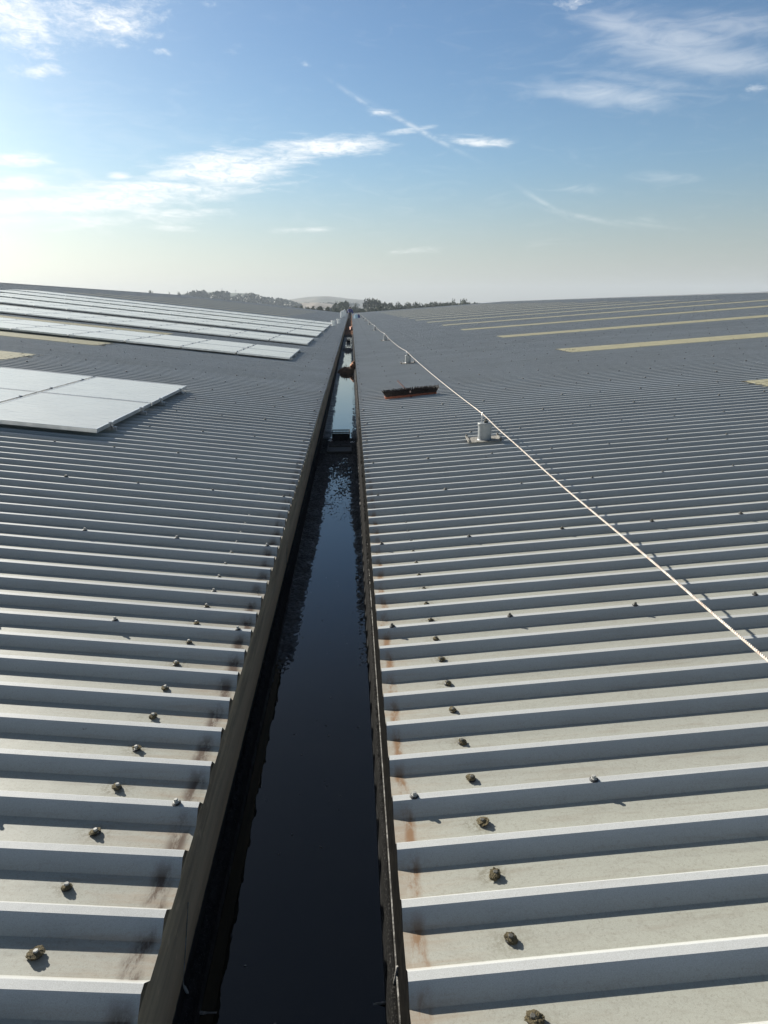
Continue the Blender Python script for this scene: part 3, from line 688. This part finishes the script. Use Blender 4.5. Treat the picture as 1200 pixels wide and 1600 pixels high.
# ------------------------------------------------------------------ anchor posts and rope
def make_post(first=False):
    root = empty('anchor_post'); 
    mb = MB(); M = Matrix.Rotation(rad(-4), 4, 'Z') @ Matrix.Rotation(-math.atan(TR), 4, 'Y')
    mb.box(-.165, .165, -.13, .17, .004, .012, M); link('base_plate', mb.mesh('base_plate', .002), M_CRUST, root)
    b = MB(); b.box(-.185, -.160, -.16, .20, .013, .024, M); b.box(.150, .172, -.14, .17, .013, .022, M); link('clamp_bar', b.mesh('clamp_bar', .003), M_CRUST, root)
    for x, y in ((-.172, -.14), (-.172, .18), (.16, -.12), (.16, .15)):
        b = MB(); b.lathe([(.017, .020), (.017, .025), (.010, .026), (.010, .042), (.006, .045)], 8, (x, y, 0), M); link('plate_bolt', b.mesh('plate_bolt'), M_CRUST, root)
    b = MB(); b.lathe([(.078, .008), (.0725, .018), (.0710, .03), (.0705, .160), (.0755, .162), (.0765, .166), (.0765, .184), (.073, .189), (.02, .190)], 32); link('drum', b.mesh('drum'), M_PVC, root, smooth=False)
    for f in root.children[-1].data.polygons: f.use_smooth = abs(f.normal.z) < .5
    b = MB(); b.tube([(-.034, 0, .186), (-.034, 0, .262), (-.034, 0, .270)], [.0075, .007, .004], 10)
    for k in range(16):
        a0, a1 = 2 * math.pi * k / 16, 2 * math.pi * (k + 1) / 16
        b.tube([(-.034, .016 * math.cos(a0), .283 + .016 * math.sin(a0)), (-.034, .016 * math.cos(a1), .283 + .016 * math.sin(a1))], .0045, 6)
    link('eye_bolt', b.mesh('eye_bolt'), M_STEEL, root)
    b = MB(); b.box(-.012, .030, -.016, .016, .189, .206); b.box(-.002, .010, -.02, .02, .206, .232); b.tube([(-.01, 0, .222), (.03, 0, .222)], .006, 8); link('shackle', b.mesh('shackle', .0015), M_DKBOLT, root)
    return root
def copy_tree(o, parent=None):
    c = o.copy(); C.objects.link(c); c.parent = parent
    for ch in list(o.children): copy_tree(ch, c)
    return c
posts = [(1.395, 7.30), (1.41, 17.9), (1.42, 30.3), (1.43, 43.5), (1.43, 57.0), (1.43, 71.0), (1.43, 85.0), (1.43, 99.0), (1.43, 113.0), (1.43, 127.0), (1.43, 141.0)]
ords = ['', 'second', 'third', 'fourth', 'fifth', 'sixth', 'seventh', 'eighth', 'ninth', 'tenth', 'eleventh', 'twelfth', 'thirteenth', 'fourteenth', 'fifteenth', 'sixteenth', 'seventeenth', 'eighteenth', 'nineteenth', 'twentieth', 'twenty-first', 'twenty-second', 'twenty-third', 'twenty-fourth']
p0 = make_post()
for i, (x, y) in enumerate(posts):
    o = p0 if i == 0 else copy_tree(p0)
    o.location = (x, y, zroof(1, x)); o.rotation_euler.z = 0 if i == 0 else random.uniform(-.1, .1)
    tag(o, 'nearest grey drum-shaped anchor post on a crusty square plate, carrying the rope' if i == 0 else '%s grey anchor post from the front in the line under the rope' % ords[i], 'anchor post', 'anchor posts along the rope')
# rope: from far to near through the eyes, then lying just over the crests towards the camera
ctl = []
for i, (x, y) in reversed(list(enumerate(posts))):
    e = Vector((x - .034, y, zroof(1, x) + .285)); ctl.append(e)
    if i: 
        nx, ny = posts[i - 1]; e2 = Vector((nx - .034, ny, zroof(1, nx) + .285))
        for t in (.15, .3, .5, .7, .85):
            q = e.lerp(e2, t); q.z -= (.03 if i == 1 else .055) * (1 - (2 * t - 1) ** 2); ctl.append(q)
def onroof(x, y, h): return Vector((x, y, zroof(1, x) + h))
ctl += [onroof(1.361, 6.5, .268), onroof(1.361, 5.6, .258), onroof(1.361, 4.4, .242), onroof(1.361, 3.0, .246), onroof(1.361, 2.05, .241), onroof(1.361, .8, .25), onroof(1.361, -1.2, .262), onroof(1.361, -3.6, .285), onroof(1.361, -4.8, .27)]
def catmull(P, step):
    out = []
    for i in range(len(P) - 1):
        p0_, p1, p2, p3 = P[max(i - 1, 0)], P[i], P[i + 1], P[min(i + 2, len(P) - 1)]
        n = max(2, int((p2 - p1).length / step(p1)))
        for k in range(n):
            t = k / n
            out.append(.5 * ((2 * p1) + (-p0_ + p2) * t + (2 * p0_ - 5 * p1 + 4 * p2 - p3) * t * t + (-p0_ + 3 * p1 - 3 * p2 + p3) * t ** 3))
    out.append(P[-1]); return out
far_path = catmull(ctl, lambda p_: .4 if p_.y > 8 else .0045)
i0 = next(i for i, q in enumerate(far_path) if q.y < 8.2)
i1 = next(i for i, q in enumerate(far_path) if q.y < 1.2)
V, Q = [], []
RR = .0042
def add_tube_np(pts, r, n):
    global V, Q
    P = np.array([tuple(q) for q in pts]); T = np.gradient(P, axis=0); T /= np.linalg.norm(T, axis=1)[:, None]
    E1 = np.cross(T, [0, 0, 1.]); E1 /= np.linalg.norm(E1, axis=1)[:, None]; E2 = np.cross(T, E1); off = sum(len(a) for a in V)
    a = np.arange(n) * 2 * math.pi / n
    W = P[:, None, :] + r * (E1[:, None, :] * np.cos(a)[None, :, None] + E2[:, None, :] * np.sin(a)[None, :, None])
    V.append(W.reshape(-1, 3)); m = len(P); i = np.arange(m * n).reshape(m, n) + off
    Q.append(np.stack([i[:-1], np.roll(i[:-1], -1, 1), np.roll(i[1:], -1, 1), i[1:]], -1).reshape(-1, 4)); return P, E1, E2
Pn = far_path[i0:]; s_acc = np.concatenate([[0], np.cumsum(np.linalg.norm(np.diff(np.array([tuple(q) for q in Pn]), axis=0), axis=1))])
P = np.array([tuple(q) for q in Pn]); T = np.gradient(P, axis=0); T /= np.linalg.norm(T, axis=1)[:, None]; E1 = np.cross(T, [0, 0, 1.]); E1 /= np.linalg.norm(E1, axis=1)[:, None]; E2 = np.cross(T, E1)
add_tube_np(far_path[:i0 + 3], RR, 6)
for s3 in range(3):
    ph = s_acc * 2 * math.pi / .034 + s3 * 2 * math.pi / 3
    add_tube_np(P + .0028 * (E1 * np.cos(ph)[:, None] + E2 * np.sin(ph)[:, None]), .0032, 6)
o = link('rope', np_mesh('rope', np.concatenate(V), np.concatenate(Q)), M_ROPE, smooth=True)
tag(o, 'white twisted rope strung over the right roof from post to post towards the camera', 'rope')

# ------------------------------------------------------------------ broom lying bristles-up
br = empty('broom', (.945, 11.42, zroof(1, .945)), rad(9.5)); tag(br, 'wide broom head lying bristles up on the right roof, reddish wood and black bristles', 'broom')
Mb = Matrix.Rotation(-math.atan(TR), 4, 'Y') @ Matrix.Rotation(rad(24), 4, 'X')
mb = MB(); mb.box(-.43, .43, -.035, .035, .012, .050, Mb); link('head', mb.mesh('head', .006), M_WOOD, br)
mb = MB()
for i in range(90):
    for j in range(7):
        x = -.42 + .84 * i / 89 + rng.uniform(-.004, .004); y = -.028 + .056 * j / 6 + rng.uniform(-.003, .003)
        fl = .05 * (x / .42) ** 3 + rng.uniform(-.012, .012); L = rng.uniform(.088, .102)
        a = Mb @ Vector((x, y, .048)); b_ = Mb @ Vector((x + fl * .5, y * 1.15, .048 + L * .6)); c = Mb @ Vector((x + fl, y * 1.5 + rng.uniform(-.006, .006), .048 + L))
        mb.tube([a, b_, c], [.0042, .0052, .0022], 5)
link('bristles', mb.mesh('bristles'), M_BRISTLE, br)
mb = MB(); mb.tube([Mb @ Vector((-.005, .03, .035)), Mb @ Vector((-.06, .14, .075)), Mb @ Vector((-.15, .30, .135))], [.0155, .014, .014], 12); link('handle_stub', mb.mesh('handle_stub'), M_HANDLE, br)
mb = MB(); mb.tube([Mb @ Vector((.0, -.05, .03)), Mb @ Vector((0, .0, .008))], [.018, .024], 10); link('socket', mb.mesh('socket'), M_WOOD, br)
me = lump(.011, 2, 2, 1.5); o = link('leaf_scrap', me, M_HANDLE, br, loc=Mb @ Vector((-.02, -.046, .115)))
mb = MB()
for i in range(26):
    x = 1.02 + rng.uniform(-.12, .22); y = 11.12 + rng.uniform(-.09, .12) + (x - 1.02) * .15; r = rng.uniform(.004, .016)
    k = (y - PH) / .2; fy = (k - math.floor(k)) * .2; z = zroof(1, x) - (0 if fy > .172 else RIBH)
    bmesh.ops.create_icosphere(mb.b, subdivisions=1, radius=r, matrix=Matrix.Translation((x, y, z + .003)) @ Matrix.Diagonal((1.3, 1, .5, 1)))
o = link('sludge_crumbs', mb.mesh('sludge_crumbs'), M_SLUDGE); tag(o, 'black crumbs of sludge dropped on the roof in front of the broom', 'debris', kind='stuff')

# ------------------------------------------------------------------ solar panels
def make_panel(L):
    W = 1.34; t = math.atan(TL); root = empty('solar_panel')
    mb = MB(); f = .014; z0, z1 = .044, .086
    mb.box(-W, 0, 0, f, z0, z1); mb.box(-W, 0, L - f, L, z0, z1); mb.box(-W, -W + f, f, L - f, z0, z1 - .0004); mb.box(-f, 0, f, L - f, z0, z1 - .0004)
    link('frame', mb.mesh('frame', .001), M_ALU, root)
    mb = MB(); mb.box(-W + f, -f, f, L - f, z1 - .008, z1 - .003); link('glass', mb.mesh('glass'), M_GLASS, root)
    for yy in (.42, L - .42):
        b = MB(); b.box(-.020, .026, yy - .022, yy + .022, z1 - .012, z1 + .006); b.box(.002, .024, yy - .02, yy + .02, .002, z1 - .012); link('clamp', b.mesh('clamp', .002), M_STEEL, root)
        b = MB(); b.box(-W + .02, .06, yy - .02, yy + .02, .001, .0425); link('rail', b.mesh('rail'), M_STEEL, root)
    return root
def place_panel(o, xr_, y, zoff=0):
    o.location = (xr_, y, zroof(-1, xr_)); o.rotation_euler = (0, math.atan(TL), 0)
proto = {1.95: make_panel(1.95), 2.22: make_panel(2.22), 2.7: make_panel(2.7)}
used = set()
rows = [(6.98, 1.95, -2.53, 4), (18.45, 1.95, -1.60, 7), (25.7, 2.22, -1.58, 9), (32.9, 2.7, -1.56, 12), (40.0, 2.7, -1.55, 14), (47.3, 2.7, -1.55, 16), (54.8, 2.7, -1.55, 17)]
ordn = ['front', 'second', 'third', 'fourth', 'fifth', 'sixth', 'seventh']
for ri, (y, L, xr_, nc) in enumerate(rows):
    Lk = L
    for c in range(nc):
        for q in range(2):
            if ri == 0 and c == 3 and q == 0: continue
            o = proto[Lk] if Lk not in used else copy_tree(proto[Lk]); used.add(Lk)
            place_panel(o, xr_ - 1.385 * c, y + q * (Lk + .04))
            colw = 'at the gutter end' if c == 0 else '%s from the gutter end' % ords[c]
            tag(o, 'pale shining solar panel, %s half of the %s row, %s' % ('near' if q == 0 else 'far', ordn[ri], colw), 'solar panel', 'solar panels on the left roof')

# ------------------------------------------------------------------ buckets and sacks on the roof edges
def bucket(x, y, r, h, label, grp=None):
    root = empty('bucket', (x, y, zroof(-1, x))); tag(root, label, 'bucket', 'white buckets on the left roof')
    mb = MB(); mb.lathe([(r * .8, 0), (r * .98, h), (r * .94, h), (r * .76, .012)], 28); link('tub', mb.mesh('tub'), M_WHITE, root, smooth=False)
    mb = MB(); mb.lathe([(r * .975, h * .93), (r * 1.05, h * .935), (r * 1.05, h + .004), (r * .985, h + .004)], 28, cap=False); link('rim', mb.mesh('rim'), M_WHITE, root)
    mb = MB(); mb.tube([(r * 1.05 * math.cos(a), -r * 1.0 * abs(math.sin(a)) - .01, h * .93 - h * .45 * math.sin(a)) for a in np.linspace(0, math.pi, 15)], .006, 6); link('handle', mb.mesh('handle'), M_STEEL, root)
bucket(-1.30, 54.2, .19, .40, 'white bucket on the left roof edge, nearest of the white containers')
bucket(-1.06, 62.8, .19, .40, 'white bucket just behind the nearest one on the left roof edge')
def sack(x, y, side, r, h, seed, m, label, cat='sack'):
    root = empty('sack', (x, y, zroof(side, x))); tag(root, label, cat)
    n = 22; V = []; Zs = np.linspace(0, 1, 16); Q = []
    for i, t in enumerate(Zs):
        rr = r * (1.0 - .25 * t ** 2 if t < .86 else .82 - 3.6 * (t - .86)) * (.86 if t == 0 else 1)
        for k in range(n):
            a = 2 * math.pi * k / n; w_ = 1 + .10 * fbm(np.array([math.cos(a) * 2 + seed]), np.array([math.sin(a) * 2 + t * 3]), 3, seed)[0]
            V.append((rr * w_ * math.cos(a), rr * w_ * math.sin(a) * .8, h * t))
    for i in range(15):
        for k in range(n): Q.append((i * n + k, i * n + (k + 1) % n, (i + 1) * n + (k + 1) % n, (i + 1) * n + k))
    link('bag', np_mesh('bag', V, Q), m, root, smooth=True)
    mb = MB(); mb.tube([(0, 0, h * .96), (r * .1, 0, h * 1.02), (r * .3, 0, h * 1.08)], [r * .22, r * .14, r * .3], 8); link('tied_neck', mb.mesh('tied_neck'), m, root)
sack(-1.2, 93.5, -1, .20, .85, 3, M_SACK, 'tall white sack on the left roof behind the two buckets')
sack(-1.0, 108, -1, .32, .95, 5, M_SACK, 'bulky white sack farthest along the left roof edge beside the person')
sack(.62, 92, 1, .26, .48, 7, M_BLUEBAG, 'pale blue sack on the right roof edge near the person')
sack(.98, 96, 1, .20, .42, 9, M_NAVY, 'dark navy bag on the right roof beside the pale blue sack', 'bag')

# ------------------------------------------------------------------ the person at the far end of the gutter
def skin_obj(name, joints, edges, m, parent, sub=2, root_i=0):
    me = bpy.data.meshes.new(name); me.from_pydata([j[0] for j in joints], edges, []); me.materials.append(m)
    o = bpy.data.objects.new(name, me); C.objects.link(o); o.parent = parent
    sk = o.modifiers.new('skin', 'SKIN'); sk.use_smooth_shade = True
    for i, j in enumerate(joints):
        sv = me.skin_vertices[0].data[i]; r = j[1]; sv.radius = (r, r) if not isinstance(r, tuple) else r; sv.use_root = (i == root_i)
    s2 = o.modifiers.new('sub', 'SUBSURF'); s2.levels = sub; s2.render_levels = sub
    return o
per = empty('person', (-.20, 104.5, WZ + .06), rad(8)); per.scale = (1.2, 1.06, 1.06); tag(per, 'person in navy jacket and dark trousers bending in the far end of the gutter', 'person')
J = [((0, 0, .92), (.15, .11)),                                  # 0 pelvis
     ((.02, .07, 1.08), (.145, .11)), ((.05, .17, 1.24), (.165, .12)), ((.07, .24, 1.36), (.13, .10)), ((.085, .30, 1.43), .055), ((.095, .34, 1.47), .052),   # spine, neck 5
     ((-.09, 0, .86), .095), ((-.10, .05, .48), .062), ((-.10, -.02, .09), .042), ((-.10, .07, .035), .036), ((-.10, .15, .028), .03),     # 6-10 left leg
     ((.09, 0, .86), .095), ((.11, .08, .48), .062), ((.11, .02, .09), .042), ((.11, .11, .035), .036), ((.11, .19, .028), .03),          # 11-15
     ((-.12, .25, 1.33), .06), ((-.20, .36, 1.10), .045), ((-.13, .52, .92), .034), ((-.12, .57, .87), .026),        # 16-19 left arm
     ((.26, .23, 1.33), .06), ((.36, .24, 1.08), .047), ((.44, .30, .84), .034), ((.455, .315, .78), .026),         # 20-23 right arm
     ((.10, .37, 1.53), (.075, .085)), ((.102, .385, 1.60), (.078, .09)), ((.10, .38, 1.67), (.055, .065))]          # 24-26 head
E_ = [(0, 1), (1, 2), (2, 3), (3, 4), (4, 5), (0, 6), (6, 7), (7, 8), (8, 9), (9, 10), (0, 11), (11, 12), (12, 13), (13, 14), (14, 15), (3, 16), (16, 17), (17, 18), (18, 19), (3, 20), (20, 21), (21, 22), (22, 23), (5, 24), (24, 25), (25, 26)]
for base, d in ((19, Vector((.02, .05, -.05)).normalized()), (23, Vector((.12, .12, -1)).normalized())):
    b0 = Vector(J[base][0]); side_v = Vector((1, 0, 0)) if base == 23 else Vector((.9, 0, .3))
    palm = len(J); J.append((tuple(b0 + d * .045), (.034, .016))); E_.append((base, palm))
    for q, L in ((-.027, .066), (-.009, .076), (.009, .071), (.027, .056)):
        k = len(J); s_ = b0 + d * .08 + side_v * q
        J.append((tuple(s_), .009)); J.append((tuple(s_ + d * L * .5 + Vector((0, .006, 0))), .0085)); J.append((tuple(s_ + d * L + Vector((0, .02, 0))), .007))
        E_ += [(palm, k), (k, k + 1), (k + 1, k + 2)]
    k = len(J); J.append((tuple(b0 + d * .035 - side_v * .04), .010)); J.append((tuple(b0 + d * .075 - side_v * .055), .008)); E_ += [(palm, k), (k, k + 1)]
skin_obj('body', J, E_, M_SKIN, per)
def shell(name, idx, m, grow):
    mp = {a: i for i, a in enumerate(idx)}
    jj = [(J[a][0], tuple(r + grow for r in (J[a][1] if isinstance(J[a][1], tuple) else (J[a][1],) * 2))) for a in idx]
    return skin_obj(name, jj, [(mp[a], mp[b]) for a, b in E_ if a in mp and b in mp], m, per)
shell('trousers', [0, 1, 6, 7, 8, 11, 12, 13], M_BLACKCLOTH, .022)
shell('jacket', [0, 1, 2, 3, 4, 16, 17, 18, 20, 21, 22], M_NAVY, .06)
shell('boot', [8, 9, 10], M_RUBBER, .022); shell('boot', [13, 14, 15], M_RUBBER, .022)
me = lump(1, 6, 3, 1, .12); o = link('hair', me, M_HAIR, per, smooth=True, loc=(.102, .365, 1.63)); o.scale = (.092, .105, .095)
mb = MB(); mb.tube([(.101, .455, 1.625), (.101, .482, 1.59)], [.01, .014], 8); link('nose', mb.mesh('nose'), M_SKIN, per)
for sx in (-1, 1):
    mb = MB(); mb.lathe([(.004, -.02), (.014, 0), (.004, .022)], 8, (.102 + sx * .086, .38, 1.59)); link('ear', mb.mesh('ear'), M_SKIN, per)

# ------------------------------------------------------------------ trees beyond the building
def crown_mesh(seed, lobes, n, size, name='crown'):
    rr = np.random.default_rng(seed); V = []; Q = []
    for i in range(n):
        c, r = lobes[rr.integers(len(lobes))]
        d = rr.normal(size=3); d /= np.linalg.norm(d); d[2] *= .85
        q = np.array(c) + d * r * (rr.uniform(.35, 1.0) ** .45) * (1 + .18 * math.sin(d[0] * 9 + d[2] * 7))
        a = rr.normal(size=3); a /= np.linalg.norm(a); b_ = np.cross(a, rr.normal(size=3)); b_ /= np.linalg.norm(b_); s_ = size * rr.uniform(.5, 1.4)
        k = len(V); V += [q - a * s_, q + b_ * s_ * .7, q + a * s_, q - b_ * s_ * .7]; Q.append((k, k + 1, k + 2, k + 3))
    return np_mesh(name, V, Q)
def norm(me_c, me_t):
    A_ = np.empty(len(me_c.vertices) * 3, np.float32); me_c.vertices.foreach_get('co', A_); A_ = A_.reshape(-1, 3)
    z1 = np.percentile(A_[:, 2], 99.3); w_ = np.percentile(np.abs(A_[:, :2]), 98)
    for m_ in (me_c, me_t):
        B_ = np.empty(len(m_.vertices) * 3, np.float32); m_.vertices.foreach_get('co', B_); B_ = B_.reshape(-1, 3)
        B_[:, 2] /= z1; B_[:, :2] *= .5 / w_; m_.vertices.foreach_set('co', B_.ravel()); m_.update()
    return me_c, me_t
def tree_meshes(seed, kind):
    rr = np.random.default_rng(seed); lobes = []
    if kind == 'round': 
        for k in range(9): a = rr.uniform(0, 6.28); lobes.append(((.25 * math.cos(a), .25 * math.sin(a), rr.uniform(.42, .78)), rr.uniform(.16, .27)))
    elif kind == 'tall':
        for k in range(9): a = rr.uniform(0, 6.28); q = rr.uniform(.2, .92); lobes.append(((.12 * math.cos(a), .12 * math.sin(a), q), .20 * (1.1 - q * .6)))
    else:
        for k in range(10): a = rr.uniform(0, 6.28); q = rr.uniform(0, .38); lobes.append(((q * math.cos(a), q * math.sin(a), rr.uniform(.3, .72)), rr.uniform(.15, .27)))
    cm = crown_mesh(seed, lobes, 5200, .030)
    mb = MB(); mb.tube([(0, 0, -.02), (.01, 0, .25), (0, .01, .5), (.02, 0, .72)], [.035, .026, .017, .006], 7)
    for k in range(6):
        c = lobes[k][0]; mb.tube([(0, 0, rr.uniform(.22, .42)), (c[0] * .6, c[1] * .6, c[2] * .85), c], [.014, .008, .003], 5)
    return norm(cm, mb.mesh('trunk'))
TM = {}
for kind, sd_ in (('round', 1), ('round', 2), ('tall', 3), ('bushy', 4), ('bushy', 5)):
    for mi in range(3):
        a, b_ = tree_meshes(sd_, kind); a.materials.append(M_LEAF[mi]); b_.materials.append(M_BARK); TM.setdefault((kind, mi), []).append((a, b_))
def tree(px, top, wpx, D, kind, mi, label, grp='trees beyond the far end of the warehouse'):
    x = at(px, D); h = ztop(top, D) + 9; w_ = wpx / 1094 * D
    root = empty('tree', (x, D, -9), random.uniform(0, 6)); a, b_ = random.choice(TM[(kind, mi)])
    root.scale = (w_, w_, h)
    c = bpy.data.objects.new('crown', a); C.objects.link(c); c.parent = root
    t = bpy.data.objects.new('trunk', b_); C.objects.link(t); t.parent = root
    tag(root, label, 'tree', grp)
tl = [(579, 467.5, 30, 330, 'round', 0, 'largest rounded tree, right of the gutter end on the skyline'),
      (604, 473.5, 20, 320, 'round', 0, 'rounded tree just right of the largest one on the skyline'),
      (622, 475.5, 22, 310, 'bushy', 1, 'low spreading tree, third from the gutter end on the right'),
      (642, 473.8, 16, 300, 'round', 0, 'small dark rounded tree standing proud of the right treeline'),
      (634, 476.5, 32, 290, 'bushy', 1, 'flat bushy tree under the small dark rounded one'),
      (660, 475.5, 30, 290, 'bushy', 1, 'wide low tree right of the small dark rounded one'),
      (681, 473.5, 20, 280, 'bushy', 0, 'dark bushy tree before the gap in the right treeline'),
      (697, 472, 18, 270, 'bushy', 0, 'dark clump after the gap in the right treeline'),
      (712, 472.4, 26, 270, 'bushy', 1, 'low tree at the roof edge near the right end of the treeline'),
      (728, 472.0, 26, 270, 'bushy', 0, 'rightmost low tree just showing over the right roof'),
      (538, 471.5, 22, 330, 'round', 1, 'rounded blue-green tree directly behind the person'),
      (522, 474, 18, 340, 'bushy', 1, 'bushy tree left of the one behind the person'),
      (556, 478, 16, 300, 'bushy', 1, 'low bush between the person and the largest tree'),
      (590, 480, 30, 230, 'bushy', 0, 'dark low tree at the foot of the largest rounded tree'),
      (565, 483, 22, 220, 'bushy', 0, 'dark low bush at the end of the rope line'),
      (615, 480, 26, 240, 'bushy', 0, 'dark low tree below the second rounded tree on the right'),
      (500, 480, 18, 240, 'tall', 2, 'spiky olive tree above the end of the left roof'),
      (513, 481.5, 14, 235, 'tall', 2, 'narrow olive tree left of the person'),
      (488, 480, 16, 245, 'bushy', 2, 'leftmost olive bush at the end of the left roof'),
      (527, 483, 18, 225, 'bushy', 0, 'dark bush behind the white sacks'),
      (470, 479, 18, 260, 'bushy', 1, 'green bush at the foot of the pale stubble field'),
      (651, 477.5, 34, 285, 'bushy', 0, 'low hedge-like tree between the small dark rounded tree and the wide low one'),
      (690, 474.5, 30, 276, 'bushy', 1, 'low bushy growth filling the gap in the right treeline'),
      (672, 476.5, 30, 280, 'bushy', 0, 'low dark bush just before the gap in the right treeline'),
      (546, 480, 24, 290, 'bushy', 1, 'low pale bush straight behind the person'),
      (256, 455.5, 8, 420, 'round', 0, 'small lone tree showing over the left ridge'),
      (279, 459.5, 6, 420, 'bushy', 1, 'tiny bush showing over the left ridge between the lone tree and the wood'),
      (295, 457.5, 7, 420, 'round', 0, 'small tree at the left end of the wooded hill')]
for t in tl: tree(*t)
# the wood on the hill and the hedges: one mass of crowns
V, Q = [], []; rr = np.random.default_rng(12)
def crown_at(x, y, z, r, n):
    for i in range(n):
        d = rr.normal(size=3); d /= np.linalg.norm(d); q = np.array((x, y, z)) + d * r * rr.uniform(.6, 1.0) * np.array((1, 1, .8))
        a = rr.normal(size=3); a /= np.linalg.norm(a); b_ = np.cross(a, d); b_ /= max(np.linalg.norm(b_), 1e-3); s_ = r * .22; k = len(V)
        V.extend([q - a * s_, q + b_ * s_, q + a * s_, q - b_ * s_]); Q.append((k, k + 1, k + 2, k + 3))
outline = [(286, 461), (296, 458.5), (305, 454), (318, 450.5), (332, 451), (343, 452.5), (352, 450), (362, 451.5), (372, 455), (385, 455.5), (395, 454), (405, 454.5), (418, 458), (432, 460), (445, 463), (455, 466), (470, 470), (486, 473), (500, 475)]
for i in range(330):
    px = rr.uniform(288, 470); top = np.interp(px, [q[0] for q in outline], [q[1] for q in outline]); D = rr.uniform(760, 900)
    r = rr.uniform(4, 7); z = ztop(top, D) - r * .9 - rr.uniform(0, 1) ** .7 * 14 * (1 if px < 440 else .5)
    crown_at(at(px, D), D, z, r, 150)
for i in range(60):
    px = rr.uniform(455, 560); D = rr.uniform(1020, 1080); crown_at(at(px, D), D, ztop(471.2 + rr.uniform(-.6, .8), D) - 4, rr.uniform(3, 5), 40)
for i in range(46):
    px = rr.uniform(455, 540); D = rr.uniform(560, 620); crown_at(at(px, D), D, ztop(480 + rr.uniform(-.8, .8), D) - 3, rr.uniform(2.5, 4), 50)
for i in range(150):
    px = rr.uniform(566, 742); D = rr.uniform(285, 310); top = np.interp(px, [566, 600, 640, 680, 715, 742], [482, 478.5, 477.8, 476.3, 473.6, 472.4]) + rr.uniform(-.7, .9)
    r = rr.uniform(1.2, 2.2); crown_at(at(px, D), D, ztop(top, D) - r * .8, r, 70)
o = link('woodland', np_mesh('woodland', V, Q), M_LEAF[0]); tag(o, 'hazy dark green woodland and hedges covering the low hill on the left', 'woodland', kind='stuff')
# two thin masts over the wood
for px, top in ((359, 449.5), (379, 452)):
    mb = MB(); D = 800; z1 = ztop(top, D); mb.tube([(0, 0, -9 + 9), (0, 0, z1 + 9)], [.22, .12], 6); mb.box(-.5, .5, -.3, .3, z1 + 7.6, z1 + 8.2)
    o = link('mast', mb.mesh('mast'), M_STEEL, loc=(at(px, D), D, -9)); tag(o, '%s thin mast rising from the wooded hill' % ('taller left' if px < 370 else 'shorter right'), 'mast', 'masts above the wood')

# ------------------------------------------------------------------ haze
mh = bpy.data.materials.new('haze'); mh.use_nodes = True; nt2 = mh.node_tree; nt2.nodes.clear()
pv = nt2.nodes.new('ShaderNodeVolumePrincipled'); pv.inputs['Color'].default_value = (.82, .90, 1, 1); pv.inputs['Density'].default_value = .00036; pv.inputs['Anisotropy'].default_value = 0
mo = nt2.nodes.new('ShaderNodeOutputMaterial'); nt2.links.new(pv.outputs[0], mo.inputs['Volume'])
mb = MB(); mb.box(-1500, 1500, -300, 2200, -10, 60)
o = link('haze', mb.mesh('haze'), mh); tag(o, kind='stuff')
